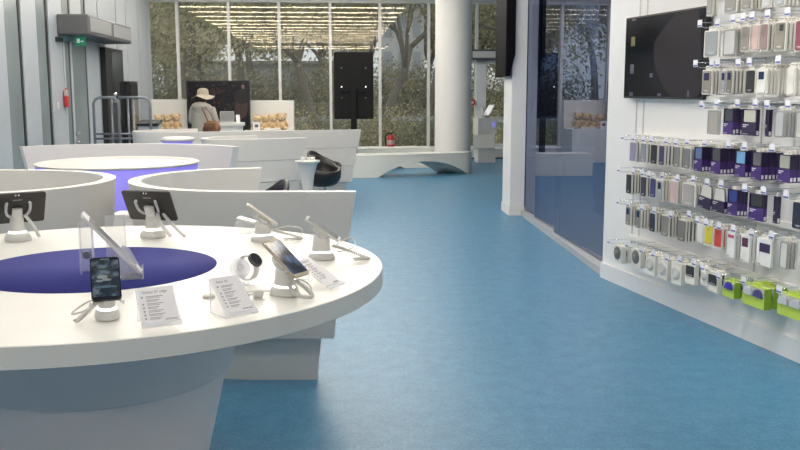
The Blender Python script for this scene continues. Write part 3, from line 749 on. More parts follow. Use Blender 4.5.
def pack_purple(root, w, h, win, dark=False, frame=False):
    P = PURPD if dark else PURP
    hb = h * .48
    mb = MB(); mb.box((-w/2, -.011, 0), (w/2, .011, hb), P)
    if not frame:
        mb.box((-w/2, -.002, hb), (w/2, .011, h), PURPD); mb.box((-w/2, -.011, hb), (-w/2+.004, -.002, h), PURPD); mb.box((w/2-.004, -.011, hb), (w/2, -.002, h), PURPD); mb.box((-w/2, -.011, h-.004), (w/2, -.002, h), PURPD)
    mb.prism(rrect(w*.4, .022, .004, 2, 0, h+.009), -.002, .002, CARD, 'y'); bx = mb.build('box', root)
    mb = MB()
    if frame:
        mb.tube([(-w*.46, 0, hb), (-w*.36, 0, h*.97), (w*.36, 0, h*.97), (w*.46, 0, hb)], .0035, BLACK, 6)
        mb.prism([(-w*.44, hb), (w*.44, hb), (w*.35, h*.96), (-w*.35, h*.96)], -.003, .003, cmat((.66, .65, .6)), 'y')
    else:
        mb.prism(rrect(w*.78, h-hb-.01, .005, 2, 0, (h+hb)/2), -.009, -.0021, cmat(win), 'y')
        mb.lathe([(1, 0)], WINB, 4) if False else None
    mb.build('window', root)
    mb = MB(); mb.box((-w*.42, -.0117, hb*.80), (-w*.02, -.0111, hb*.87), PRINTW); mb.box((-w*.42, -.0117, hb*.66), (-w*.18, -.0111, hb*.73), PRINTW); mb.box((-w*.42, -.0117, hb*.10), (-w*.05, -.0111, hb*.13), PRINTW)
    mb.build('printed_lines', bx)
    mb = MB(); mb.box((w/2+.0001, -.007, .006), (w/2+.0006, .007, .028), PRINTW); mb.build('side_sticker', bx)
def pack_clear(root, w, h, col):
    mb = MB(); mb.prism(rrect(w, h, .010, 3, 0, h/2), -.008, .006, acrylic('pack_clear', (.70, .69, .66), .55), 'y')
    mb.prism(rrect(w*.45, .026, .005, 2, 0, h+.011), -.002, .002, CARD, 'y'); mb.build('blister', root)
    mb = MB()
    mb.tube([(x, -.009, z) for x, z in rrect(w*.84, h*.93, .010, 3, 0, h/2)], .0022, mat('grey_bumper', (.33, .32, .31), .4), 6, True); cs = mb.build('case_rim', root)
    mb = MB(); mb.prism(rrect(w*.78, h*.88, .008, 3, 0, h/2), -.0088, -.0082, cmat(col), 'y'); mb.build('case', root)
def pack_white(root, w, h, patch, pr):
    """white card with a coloured patch; pr = (x0, x1, z0, z1) fractions"""
    mb = MB(); mb.prism(rrect(w, h, .004, 2, 0, h/2), -.007, .007, mat('bright_card', (.84, .83, .80), .45), 'y')
    mb.prism(rrect(w*.5, .024, .005, 2, 0, h+.010), -.002, .002, CARD, 'y'); cd = mb.build('card', root)
    mb = MB(); mb.box((-w/2+w*pr[0], -.0085, h*pr[2]), (-w/2+w*pr[1], -.0071, h*pr[3]), cmat(patch)); mb.build('coloured_panel', root)
    mb = MB(); mb.box((-w*.42, -.0077, h*.045), (-w*.2, -.0071, h*.065), BLACK); mb.build('printed_lines', cd)
def pack_colour(root, w, h, col):
    mb = MB(); mb.prism(rrect(w, h, .004, 2, 0, h/2), -.007, .007, CARD, 'y')
    mb.prism(rrect(w*.5, .024, .005, 2, 0, h+.010), -.002, .002, CARD, 'y'); mb.build('card', root)
    mb = MB(); mb.prism(rrect(w*.82, h*.84, .006, 3, .002, h*.54), -.011, -.0071, cmat(col), 'y'); cs = mb.build('case', root)
    mb = MB(); mb.M = Matrix.Translation((0, -.0112, h*.80)) @ Matrix.Rotation(PI/2, 4, 'X'); mb.lathe([(.005, 0), (.004, .0008), (0, .0008)], BLACK, 14); mb.build('camera_hole', cs)
def pack_disc(root, w, h, col, dark):
    mb = MB(); mb.prism(rrect(w, h, .008, 3, 0, h/2), -.018, .018, CARD, 'y')
    mb.prism(rrect(w*.4, .022, .004, 2, 0, h+.009), -.002, .002, CARD, 'y'); mb.build('box', root)
    r = min(w, h) * .38
    mb = MB(); mb.M = Matrix.Translation((0, -.0185, h*.55)) @ Matrix.Rotation(PI/2, 4, 'X'); mb.lathe([(r, 0), (r*.98, .006), (r*.8, .009), (0, .009)], cmat(col), 28); d = mb.build('disc', root)
    mb = MB(); mb.M = Matrix.Translation((0, -.0278, h*.55)) @ Matrix.Rotation(PI/2, 4, 'X')
    if dark: mb.lathe([(r*.42, 0), (r*.4, .002), (0, .002)], cmat((.22, .22, .21)), 20)
    else: mb.lathe([(r*.75, 0), (r*.72, .002), (r*.55, .002), (r*.52, 0)], cmat((.62, .61, .57)), 24, cap=False)
    mb.build('disc_centre', d)
def pack_square(root, w, h, z0=.4, z1=.92):
    mb = MB(); mb.prism(rrect(w, h, .006, 3, 0, h/2), -.015, .015, CARD, 'y')
    mb.prism(rrect(w*.4, .022, .004, 2, 0, h+.009), -.002, .002, CARD, 'y'); mb.build('box', root)
    mb = MB(); mb.box((-w*.42, -.020, h*z0), (w*.42, -.0151, h*z1), cmat((.03, .03, .032)), .003); s_ = mb.build('charger', root)
    mb = MB(); mb.box((-w*.34, -.0208, h*(z0+.06)), (w*.30, -.0202, h*(z0+.08)), PRINTW); mb.build('printed_lines', s_)
def pack_lime(root, w, h, col, d=.045, double=False):
    mb = MB()
    pts = [(-w/2, 0), (w/2, 0), (w/2, h), (-w/2, h)]
    mb.prism([(-d/2, 0), (d/2, 0), (d/2, h), (-d/2+.012, h), (-d/2+.012, h*.52), (-d/2, h*.52)], -w/2, w/2, LIME, 'x')
    mb.box((w/2, -d/2, 0), (w/2+.0015, d/2, h), LIMED)
    mb.prism(rrect(w*.4, .022, .004, 2, 0, h+.009), -.002, .002, LIME, 'y'); mb.build('box', root)
    mb = MB(); mb.box((-w/2+.004, -d/2, h*.53), (w/2-.004, -d/2+.0115, h*.94), acrylic('lime_window', (.75, .76, .78), .5)); mb.build('window', root)
    for k, cx in enumerate((-w*.24, w*.24) if double else (w*.08,)):
        rr = w * (.20 if double else .33)
        c_ = (.55, .56, .6) if (double and k == 0 and col != (.55, .56, .6)) else col
        mb = MB(); mb.M = Matrix.Translation((cx, -d/2-.001, h*.53)) @ Matrix.Rotation(PI/2, 4, 'X')
        n = 16; pts = [(rr*math.cos(PI*q/n), rr*1.15*math.sin(PI*q/n)) for q in range(n+1)]
        mb.prism(pts, 0, .010, cmat(c_), 'z', True); mb.build('charging_dome', root)
CLIPB = mat('tag_blue_stripe', (.10, .12, .42), .5)
TAGW = mat('tag_white', (.80, .80, .86), .5)
hook_proto = None
def make_hook(L=.245):
    root = bpy.data.objects.new('display_hook', None); root.empty_display_size = .05; COL.objects.link(root)
    mb = MB(); mb.tube([(0, 0, 0), (0, -L+.03, 0), (0, -L+.012, .006)], .0022, CHROME, 6); mb.box((-.012, -.006, -.012), (.012, 0, .012), SECW)
    mb.tube([(0, -.003, .012), (0, -.02, .030), (0, -L, .030)], .0018, CHROME, 6); mb.build('rod', root)
    mb = MB(); mb.box((-.022, -L-.003, .004), (.022, -L, .046), TAGW); tg = mb.build('price_tag', root)
    mb = MB(); mb.box((-.020, -L-.0036, .007), (.020, -L-.0031, .016), CLIPB); mb.build('blue_stripe', tg)
    return root
ROWN = {'A': 'top', 'B': 'second', 'C': 'third', 'D': 'fourth', 'E': 'fifth', 'F': 'sixth', 'G': 'seventh', 'H': 'bottom'}
W0 = .155
colname = {}
def place(row, idx, x0, y0, x1, y1, kind, desc, nback=0, sp=.024, roll=0.0, **kw):
    global hook_proto
    ym = (y0 + y1) / 2
    ua, _ = wall(x0, ym, W0); ub, _ = wall(x1, ym, W0)
    _, zt = wall(x0, y0, W0); _, zb = wall(x0, y1, W0)
    w, h = ub - ua, zt - zb; uc = (ua + ub) / 2
    place_what = '%s, %s from left, %s wall row' % (desc, ords[idx], ROWN[row])
    nm = {'case': 'phone_case_pack', 'purple': 'phone_case_box', 'clear': 'phone_case_pack', 'white': 'accessory_pack', 'colour': 'phone_case_pack', 'disc': 'charger_pack', 'square': 'charger_pack', 'lime': 'charger_pack'}[kind]
    cat = {'phone_case_pack': 'phone case', 'phone_case_box': 'phone case', 'accessory_pack': 'accessory', 'charger_pack': 'charger'}[nm]
    grp = 'hanging packs in the %s row' % ROWN[row]
    front = thing(nm, place_what, cat, wp(uc, W0, zb), WROT, grp)
    {'case': pack_case, 'purple': pack_purple, 'clear': pack_clear, 'white': pack_white, 'colour': pack_colour, 'disc': pack_disc, 'square': pack_square, 'lime': pack_lime}[kind](front, w, h, **kw)
    if roll: front.rotation_euler = (0, R(roll), WROT)
    for k in range(nback):
        wk = W0 - sp * (k + 1)
        if wk < .015: break
        c = copy_tree(front)
        c.location = wp(uc + rnd.uniform(-.004, .004), wk, zb + rnd.uniform(-.003, .003)); c.rotation_euler = (0, R(rnd.uniform(-.8, .8)), WROT + R(rnd.uniform(-.5, .5)))
        c['label'] = '%s behind %s, %s from left, %s wall row' % (('next', 'second', 'third', 'fourth', 'fifth', 'sixth')[k], desc, ords[idx], ROWN[row])
    if hook_proto is None: hk = hook_proto = make_hook()
    else: hk = copy_tree(hook_proto)
    hk.location = wp(uc, 0.0, zb + h + .0125); hk.rotation_euler.z = WROT
    tag(hk, 'chrome hook with white price tag, %s from left, %s row of the display wall' % (ords[idx], ROWN[row]), 'hook', 'display hooks in the %s row' % ROWN[row])
GREY = (.30, .30, .295); TAUPE = (.27, .245, .215); NAVY = (.035, .04, .10); BLK = (.018, .018, .024)
rows = {
'A': [
 (708, -13, 714, 16.5, 'case', 'grey case in white frame', 1, dict(col=GREY)),
 (725, -15, 738.5, 14, 'case', 'wide grey case in white frame', 1, dict(col=(.27, .265, .25))),
 (743, -17, 753, 11, 'case', 'beige grey case', 4, dict(col=(.30, .28, .25))),
 (763, -19, 773, 8.5, 'case', 'pale silver case', 0, dict(col=(.55, .55, .55))),
 (775.5, -20, 786.5, 7, 'case', 'blue grey case', 4, dict(col=(.38, .40, .43)))],
'B': [
 (705, 31, 720, 57.5, 'case', 'silver grey case in white frame', 0, dict(col=(.33, .35, .37))),
 (724, 30, 737, 56, 'clear', 'clear blister seen through', 2, dict(col=(.62, .62, .61))),
 (742, 26, 751, 52, 'case', 'taupe case', 0, dict(col=(.30, .28, .25))),
 (753, 24.5, 760, 51, 'case', 'blush pink case', 0, dict(col=(.72, .50, .46), mark=False)),
 (761.5, 23.5, 769, 51, 'case', 'mauve brown case', 4, dict(col=(.34, .23, .235), mark=False)),
 (775.5, 22, 787, 51.5, 'case', 'olive grey case with dark camera window', 4, dict(col=(.27, .26, .21), win='cam')),
 (796, 20, 807, 52, 'case', 'burgundy case', 2, dict(col=(.27, .06, .10)))],
'C': [
 (703, 70, 713, 94.5, 'case', 'taupe case with navy window', 4, dict(col=TAUPE, win='top')),
 (722, 70, 727, 94, 'case', 'slim blue grey case', 0, dict(col=(.36, .37, .42), win='top')),
 (727.5, 69.5, 733.5, 94, 'case', 'slim taupe case with dark window', 4, dict(col=(.22, .21, .18), win='top')),
 (746.5, 69.5, 756.5, 94, 'case', 'black flip case', 0, dict(col=BLK)),
 (757.5, 68.5, 768, 94, 'case', 'bright white case with navy window', 5, dict(col=(.85, .85, .82), win='top', mark=False)),
 (788, 67, 796, 96, 'case', 'plain white case', 3, dict(col=(.78, .76, .7), mark=False))],
'D': [
 (708.5, 110, 720, 134, 'clear', 'clear grey case', 0, dict(col=(.42, .40, .36))),
 (725, 108.5, 734.5, 134, 'purple', 'purple box with dark window', 2, dict(win=(.06, .065, .09))),
 (743.5, 109, 758, 135, 'purple', 'wide purple box with pale window', 0, dict(win=(.62, .60, .52), dark=True)),
 (767, 109.5, 770.5, 136.5, 'purple', 'narrow purple box', 0, dict(win=(.02, .01, .03), dark=True)),
 (776, 110.5, 785.5, 137, 'clear', 'clear silver case', 3, dict(col=(.52, .53, .54))),
 (797, 111, 807, 138, 'clear', 'clear pale case at the photo edge', 0, dict(col=(.55, .54, .5)))],
'E': [
 (630.5, 141, 637, 161.5, 'case', 'lavender case', 3, dict(col=(.28, .27, .42), mark=False)),
 (641.5, 142.5, 647.5, 162.5, 'case', 'blue grey case', 3, dict(col=(.25, .265, .33))),
 (651.5, 143.5, 658.5, 164, 'case', 'black case', 1, dict(col=BLK)),
 (660, 144.5, 665.5, 165.5, 'case', 'navy case', 3, dict(col=(.05, .05, .13))),
 (674.5, 145.5, 681.5, 167.5, 'case', 'mid grey case', 2, dict(col=(.22, .22, .21))),
 (684.5, 147, 691.5, 169, 'case', 'slate grey case', 3, dict(col=(.20, .205, .21))),
 (695.5, 146.5, 703.5, 170.5, 'purple', 'purple box with small blue phone picture', 2, dict(win=(.12, .19, .36))),
 (712.5, 147.5, 722, 173, 'purple', 'purple box with charcoal window', 5, dict(win=(.07, .075, .08))),
 (736.5, 150, 747, 176, 'purple', 'purple box with sky blue window', 3, dict(win=(.17, .40, .66))),
 (753, 151.5, 763, 179, 'purple', 'purple box with grey window', 5, dict(win=(.13, .13, .145))),
 (779.5, 154, 792, 181.5, 'purple', 'purple box with silver window', 4, dict(win=(.38, .39, .34)))],
'F': [
 (627, 173, 632.5, 193.5, 'case', 'black case', 4, dict(col=(.03, .03, .045))),
 (641.5, 175.5, 647.5, 196.5, 'case', 'dark charcoal case', 3, dict(col=(.04, .04, .06))),
 (651, 177, 657, 197.5, 'case', 'deep blue case', 0, dict(col=(.05, .05, .18))),
 (658, 179, 663.5, 201, 'case', 'pale grey case with navy window', 4, dict(col=(.36, .36, .39), win='top', mark=False)),
 (670.5, 179.5, 678, 203, 'case', 'pink case', 3, dict(col=(.58, .42, .43), mark=False)),
 (683, 182, 696.5, 205, 'case', 'wide pale grey case', 2, dict(col=(.38, .37, .355))),
 (699.5, 183, 712, 207, 'purple', 'tilted clear cover on dark purple card', 0, dict(win=BLK, dark=True, frame=True, roll=6)),
 (713.5, 186.5, 726, 211, 'purple', 'upright clear cover on dark purple card', 0, dict(win=BLK, dark=True, frame=True, roll=1)),
 (729, 188.5, 739, 214, 'purple', 'purple box with royal blue window', 2, dict(win=(.03, .05, .26))),
 (750.5, 192.5, 765.5, 219, 'purple', 'wide purple box with black window', 0, dict(win=(.03, .034, .036))),
 (775, 196, 779, 223, 'purple', 'thin purple box', 0, dict(win=(.02, .01, .03), dark=True)),
 (794, 200, 806, 229, 'case', 'blue-black case', 0, dict(col=(.02, .025, .05), frame=False))],
'G': [
 (626.5, 205, 631.5, 225, 'case', 'small taupe case with navy window', 3, dict(col=(.21, .20, .19), win='top')),
 (636.5, 207.5, 642, 228, 'case', 'taupe case with navy window', 3, dict(col=(.25, .235, .215), win='top')),
 (650.5, 211.5, 656.5, 231.5, 'case', 'ink blue case', 3, dict(col=(.022, .025, .055))),
 (662.5, 214, 669.5, 236, 'case', 'taupe case', 4, dict(col=(.24, .225, .205), frame=False)),
 (679, 218.5, 686.5, 241, 'case', 'dark taupe case', 5, dict(col=(.20, .19, .175), frame=False)),
 (698, 218.5, 705, 243, 'case', 'all white case', 0, dict(col=(.76, .75, .72), mark=False)),
 (705.5, 224, 714, 245, 'colour', 'yellow case', 0, dict(col=(.70, .62, .04))),
 (715, 227, 723, 248, 'colour', 'red case', 3, dict(col=(.60, .06, .045))),
 (728, 230.5, 735.5, 256.5, 'white', 'white pack with magenta band', 3, dict(patch=(.55, .06, .20), pr=(.1, .9, .76, .88))),
 (742, 233, 750.5, 261, 'white', 'white pack with maroon picture', 4, dict(patch=(.10, .02, .06), pr=(.12, .8, .55, .87))),
 (757.5, 236.5, 772.5, 264, 'white', 'wide white pack with dark purple picture', 0, dict(patch=(.05, .025, .09), pr=(.2, .9, .5, .82))),
 (781, 240, 789, 268, 'clear', 'empty looking clear blister', 2, dict(col=(.68, .68, .64)))],
'H': [
 (615.5, 243.5, 624, 260.5, 'disc', 'white pack with dark grey charging disc', 1, dict(col=(.16, .155, .145), dark=True)),
 (633.5, 247, 643, 265, 'disc', 'white pack with second dark grey charging disc', 1, dict(col=(.15, .145, .14), dark=True)),
 (648, 252.5, 657.5, 273, 'disc', 'pack with pale disc nearest dark discs', 1, dict(col=(.66, .66, .62), dark=False)),
 (660, 256.5, 670, 277, 'disc', 'pack with middle pale disc of three', 1, dict(col=(.64, .64, .61), dark=False)),
 (673.5, 260.5, 684, 282.5, 'disc', 'pack with pale disc beside black square', 1, dict(col=(.66, .65, .61), dark=False)),
 (687.5, 262.5, 697, 282.5, 'square', 'white pack with black square charger', 2, dict()),
 (703, 266, 710, 284, 'disc', 'small white pack with faint ring', 0, dict(col=(.72, .71, .68), dark=False)),
 (710, 270, 720, 290, 'square', 'white pack with flat black charger', 1, dict(z0=.35, z1=.86)),
 (726, 279, 737.5, 295, 'lime', 'lime green pack with blue dome', 1, dict(col=(.05, .03, .40))),
 (746, 282, 768, 302.5, 'lime', 'double lime pack with blue dome', 2, dict(col=(.07, .06, .22), double=True)),
 (781, 291, 806, 313, 'lime', 'double lime pack with clear domes', 1, dict(col=(.55, .56, .6), double=True))],
}
for row, items in rows.items():
    for i, (x0, y0, x1, y1, kind, desc, nb, kw) in enumerate(items):
        place(row, i, x0, y0, x1, y1, kind, desc, nb, (.024 if kind not in ('disc', 'lime', 'square') else (.064 if kind == 'lime' else .052)), **kw)

# ================================================================== LEFT SIDE
CURT = mat('air_curtain_grey', (.12, .122, .126), .5, .2); CURP = mat('air_curtain_panel', (.30, .305, .31), .55)
uo = -3.52
va, zt = on_left(88, 14, uo); _, zb = on_left(86, 34, uo); vb, _ = on_left(131, 30, uo); vm, _ = on_left(111.5, 22, uo)
t = thing('air_curtain', 'grey two-panel air curtain box above the left glass door', 'air curtain', uv(U0, (va+vb)/2, zb), YAW)
L = vb - va; hb = zt - zb; q = vm - (va + vb)/2
mb = MB(); mb.box((.002, -L/2, 0), (uo-U0, L/2, hb), CURT, .02); mb.build('housing', t)
for a, b in ((-L/2+.06, q-.07), (q+.07, L/2-.06)):
    mb = MB(); mb.box((uo-U0+.001, a, .05), (uo-U0+.012, b, hb-.04), CURP, .004); mb.build('front_panel', t)
v_, z_ = on_left(84, 41.5, -3.75)
t = thing('exit_sign', 'small green emergency exit sign below the air curtain', 'sign', uv(-3.75, v_, z_), YAW)
mb = MB(); mb.box((-.13, -.02, -.06), (.03, .02, .07), mat('exit_green', (.02, .20, .09), .4, emit=.25, emitc=(.03, .4, .2))); mb.build('panel', t)
mb = MB(); mb.box((-.10, -.0215, -.02), (-.055, -.0202, .04), mat('exit_white', (.7, .9, .8), .5, emit=.4)); mb.poly([(-.045, -.021, .01), (.0, -.021, .01), (.0, -.021, -.01), (-.045, -.021, -.01)], [(0,1,2,3)], _m['exit_white']); mb.build('symbol', t)
mb = MB(); mb.box((-.05, -.008, .07), (-.04, .008, hb*.2+.05), GREYM); mb.build('hanger', t)
v_, z_ = on_left(57.5, 39.5)
t = thing('sensor_box', 'small black sensor box on the left wall beside the glass door', 'sensor', uv(U0, v_, z_), YAW)
mb = MB(); mb.box((0, -.12, -.03), (.05, .12, .03), BLACK, .005); mb.build('housing', t); mb = MB(); mb.box((.05, -.08, -.012), (.052, .08, .012), GLOSSB); mb.build('lens', t)
v_, z_ = on_left(57.5, 106)
t = thing('light_switch', 'pale square switch plate on the left wall near the red wall box', 'switch', uv(U0, v_, z_), YAW)
mb = MB(); mb.box((0, -.05, -.05), (.012, .05, .05), SECW, .003); mb.build('plate', t); mb = MB(); mb.box((.012, -.02, -.03), (.018, .02, .03), SECW, .002); mb.build('rocker', t)
v_, z_ = on_left(64.5, 107)
t = thing('fire_hose_box', 'narrow red and white fire equipment box on the left door frame', 'fire box', uv(U0+.01, v_, z_), YAW)
mb = MB(); mb.box((0, -.05, 0), (.05, .05, .16), RED, .01); mb.build('lower_case', t)
mb = MB(); mb.box((0, -.045, .16), (.045, .045, .25), mat('red_white', (.62, .45, .42), .5), .008); mb.lathe([(.02, .25), (.015, .27), (0, .275)], RED, 12, (.022, 0, 0)); mb.build('upper_case', t)
# black upright screens against the left wall
t = thing('display_totem', 'tall black glossy upright screen against the left wall behind the railing', 'screen', uv(U0, 16.65, 0), YAW)
mb = MB(); mb.box((.002, -.66, 0), (.10, .62, 2.22), BLACK, .006); mb.build('housing', t)
mb = MB(); mb.box((.1005, -.25, .10), (.104, .58, 2.16), mat('totem_glass', (.02, .022, .026), .08)); mb.build('screen', t)
t = thing('display_totem', 'lower black upright screen right of the tall one, by the railing', 'screen', uv(U0, 17.62, 0), YAW)
mb = MB(); mb.box((.002, -.32, 0), (.20, .34, 1.66), BLACK, .006); mb.build('housing', t)
mb = MB(); mb.box((.2005, -.28, .10), (.204, .30, 1.60), _m['totem_glass']); mb.build('screen', t)
# grey tube railing
Yr = 13.6
def rpt(px, py): return onY(px, py, Yr)
x0, x1 = rpt(93, 97).x, rpt(148, 97).x; zt = rpt(93, 97.5).z
t = thing('gate_railing', 'grey tubular railing frame before the black upright screens', 'railing', (x0, Yr, 0))
def rel(px): return rpt(px, 97).x - x0
mb = MB()
mb.tube([(0, 0, 0), (0, 0, zt-.09), (.03, 0, zt-.03), (.09, 0, zt), (rel(118)-.06, 0, zt), (rel(118)-.01, 0, zt-.05), (rel(118), 0, zt-.1), (rel(118), 0, 0)], .02, GREYM, 10); mb.build('left_frame', t)
mb = MB(); mb.tube([(rel(110), .06, 0), (rel(110), .06, zt+.0)], .018, GREYM, 8); mb.build('middle_post', t)
mb = MB(); mb.tube([(rel(118), .0, zt), (rel(148)-.09, .1, zt), (rel(148)-.03, .1, zt-.03), (rel(148), .1, zt-.09), (rel(148), .1, 0)], .02, GREYM, 10); mb.build('right_frame', t)
for p in (126, 131.5):
    mb = MB(); mb.tube([(rel(p), .08, 0), (rel(p), .08, zt)], .017, GREYM, 8); mb.build('post', t)
zz = onY(93, 134, Yr).z
for z in (zz, zz-.07):
    mb = MB(); mb.tube([(0, .0, z), (rel(131), .05, z)], .014, GREYM, 8); mb.build('low_rail', t)
mb = MB(); mb.box((rel(110), .055, .3), (rel(118)-.01, .062, zt-.08), acrylic('grey_mesh', (.10, .11, .13), .6)); mb.build('infill_panel', t)
mb = MB(); mb.sphere((rel(115), .02, zt+.05), .03, CHROME); mb.tube([(rel(115), .02, zt), (rel(115), .02, zt+.04)], .012, CHROME); mb.build('knob', t)
# slim grey stand with black tilted top
p = onY(150, 131, 13.9); zt = onY(150, 121, 13.9).z
t = thing('tablet_kiosk', 'grey slim stand with black tilted top at the far left end of the pods', 'kiosk', (p.x, 13.9, 0))
mb = MB(); mb.prism([(-.14, .0), (.14, 0), (.155, zt-.05), (-.155, zt-.05)], -.1, .1, mat('kiosk_grey', (.42, .44, .48), .45), 'y'); mb.build('body', t)
mb = MB(); mb.M = Matrix.Translation((0, 0, zt-.02)) @ Matrix.Rotation(R(12), 4, 'X'); mb.box((-.165, -.13, -.025), (.165, .12, .012), BLACK, .006); mb.build('black_top', t)

# ================================================================== FAR SHELVES, BEARS, TV, WOMAN
def bear(loc, rz, label, group):
    FUR = mat('bear_fur', (.66, .48, .28), .95, bump=.6, bscale=90, var=.2, vscale=30)
    MUZ = mat('bear_muzzle', (.75, .60, .42), .95, bump=.5, bscale=90)
    t = thing('teddy_bear', label, 'teddy bear', loc, rz, group)
    mb = MB(); mb.sphere((0, 0, .085), .085, FUR, (1, .85, 1.05))
    for s in (-1, 1):
        mb.sphere((s*.085, -.03, .10), .032, FUR, (.9, 1, 1.7), rot=Euler((R(20), R(s*-25), 0)))
        mb.sphere((s*.06, -.09, .035), .036, FUR, (1, 1.7, 1))
    mb.build('body', t)
    mb = MB(); mb.sphere((0, -.005, .215), .075, FUR, (1.05, .95, .95)); hd = mb.build('head', t)
    for s in (-1, 1):
        mb = MB(); mb.sphere((s*.062, .0, .272), .027, FUR, (1, .6, 1)); mb.build('ear', hd)
        mb = MB(); mb.sphere((s*.026, -.07, .228), .008, BLACK, n=8); mb.build('eye', hd)
        mb = MB(); mb.sphere((s*.06, -.148, .038), .026, MUZ, (1, .35, 1)); mb.build('paw_pad', t)
    mb = MB(); mb.sphere((0, -.065, .198), .034, MUZ, (1.1, .9, .8)); mz = mb.build('muzzle', hd)
    mb = MB(); mb.sphere((0, -.097, .207), .011, BLACK, (1.3, .7, .9), n=8); mb.build('nose', hd)
    return t
SHELFW = mat('shelf_white', (.82, .80, .76), .45)
Yb = 18.8
def shelf(xa, xb, zt, label):
    a, b = onY(xa, 100, Yb), onY(xb, 100, Yb); w_ = b.x - a.x
    t = thing('display_shelf', label, 'shelf', ((a.x+b.x)/2, Yb, 0))
    mb = MB(); mb.box((-w_/2, 0, 0), (w_/2, .14, zt), SHELFW, .006); mb.build('back_panel', t)
    mb = MB(); mb.box((-w_/2, -.5, 0), (w_/2, -.001, .70), SHELFW, .006); mb.build('counter', t)
    return t
zt = onY(200, 99.5, Yb).z
shelf(151, 187, zt, 'white backed display shelf left of the big screen, holding teddy bears')
shelf(247.5, 293.5, zt-.02, 'white backed display shelf right of the big screen, holding teddy bears')
def bearat(px, label, g, dy=.0, rz=0, s=1.0):
    p = onY(px, 120, 18.5 + dy); b = bear((p.x, 18.5 + dy, .701), R(rz), label, g); b.scale = (s, s, s); return b
g = 'teddy bears on the right shelf'
bearat(257, 'tan teddy bear at the left end of the right shelf, behind the white card', g, .05, 5)
bearat(265.2, 'tan teddy bear second from the left on the right shelf', g, .06, -4)
bearat(273.3, 'tan teddy bear third from the left on the right shelf', g, .04, 0, 1.08)
bearat(281.8, 'tan teddy bear sitting tallest at the right end of the right shelf', g, .03, 8, 1.15)
g = 'teddy bears on the left shelf'
bearat(158.5, 'tan teddy bear at the left end of the left shelf', g, .05, 0)
bearat(167, 'tan teddy bear in the middle of the left shelf', g, .04, -5, 1.05)
bearat(176, 'tan teddy bear at the right end of the left shelf, nearest the big screen', g, .03, 4, 1.1)
p = onY(256.5, 131, 18.31)
t = thing('picture_card', 'small white upright card with dark picture before the right shelf bears', 'card', (p.x, 18.33, .701))
mb = MB(); mb.box((-.07, -.004, 0), (.07, .004, .165), PAPER); mb.box((-.05, .0, 0), (.05, .03, .004), PAPER); mb.build('card', t)
mb = MB(); mb.box((-.035, -.0056, .06), (.035, -.0044, .115), mat('card_picture', (.12, .10, .10), .6, var=.6, vscale=60)); mb.build('picture', t)
p = onY(272, 131, 18.31)
mb = MB(); mb.box((-.17, -.05, 0), (.17, .03, .035), SHELFW, .006); o = mb.build('price_strip', loc=(p.x, 18.37, .701)); tag(o, 'low white strip lying before the bears on the right shelf', 'strip')
# big screen
a, b = onY(185.5, 81, 18.5), onY(250.5, 130, 18.5); w_ = b.x - a.x; zt = onY(200, 80.5, 18.5).z
t = thing('large_screen', 'large black screen showing a dark crowd picture, behind the woman in the hat', 'screen', ((a.x+b.x)/2, 18.55, 0), R(-2))
mb = MB(); mb.box((-w_/2, -.03, .62), (w_/2, .03, zt), BLACK, .006); mb.build('frame', t)
def crowd():
    m = bpy.data.materials.new('crowd_picture'); m.use_nodes = True; nt = m.node_tree; b = nt.nodes['Principled BSDF']
    tc = nt.nodes.new('ShaderNodeTexCoord'); v = nt.nodes.new('ShaderNodeTexVoronoi'); v.inputs['Scale'].default_value = 11
    n = nt.nodes.new('ShaderNodeTexNoise'); n.inputs['Scale'].default_value = 9
    cr = nt.nodes.new('ShaderNodeValToRGB'); e = cr.color_ramp.elements
    e[0].position = .16; e[0].color = (.05, .028, .02, 1); e[1].position = .36; e[1].color = (.007, .006, .008, 1)
    nt.links.new(tc.outputs['Object'], v.inputs['Vector']); nt.links.new(tc.outputs['Object'], n.inputs['Vector'])
    ad = nt.nodes.new('ShaderNodeMath'); ad.operation = 'MULTIPLY'; nt.links.new(v.outputs['Distance'], ad.inputs[0])
    a2 = nt.nodes.new('ShaderNodeMath'); a2.operation = 'MULTIPLY'; a2.inputs[1].default_value = 1.9; nt.links.new(n.outputs['Fac'], a2.inputs[0]); nt.links.new(a2.outputs[0], ad.inputs[1])
    nt.links.new(ad.outputs[0], cr.inputs['Fac']); nt.links.new(cr.outputs['Color'], b.inputs['Emission Color'])
    b.inputs['Emission Strength'].default_value = .8; b.inputs['Base Color'].default_value = (.006, .006, .008, 1); b.inputs['Roughness'].default_value = .25
    return m
mb = MB(); mb.box((-w_/2+.03, -.032, .66), (w_/2-.03, -.0302, zt-.03), crowd()); sc_ = mb.build('screen', t)
def ell(nm, cx, cz, rx, rz_, m, y):
    mb = MB(); mb.poly([(cx + rx*math.cos(2*PI*k/20), y, cz + rz_*math.sin(2*PI*k/20)) for k in range(20)], [tuple(range(20))], m); mb.build(nm, sc_)
ell('pictured_face', w_/2-.17, 1.17, .13, .24, mat('screen_face', (.03, .018, .015), .5, emit=.30, emitc=(.06, .03, .025)), -.0335)
ell('pictured_cap', w_/2-.17, 1.37, .15, .15, mat('screen_beanie', (.012, .010, .012), .5), -.0340)
ell('pictured_badge', w_/2-.13, 1.565, .035, .045, mat('screen_badge', (.16, .09, .10), .5, emit=.12), -.0335)
ell('pictured_far_face', -.1, 1.45, .06, .09, mat('screen_face_far', (.03, .016, .014), .5, emit=.12), -.0335)
mb = MB(); mb.box((-.35, -.2, 0), (.35, .2, .05), BLACK, .01); mb.box((-.06, -.02, .05), (.06, .03, .7), BLACK); mb.build('foot', t)
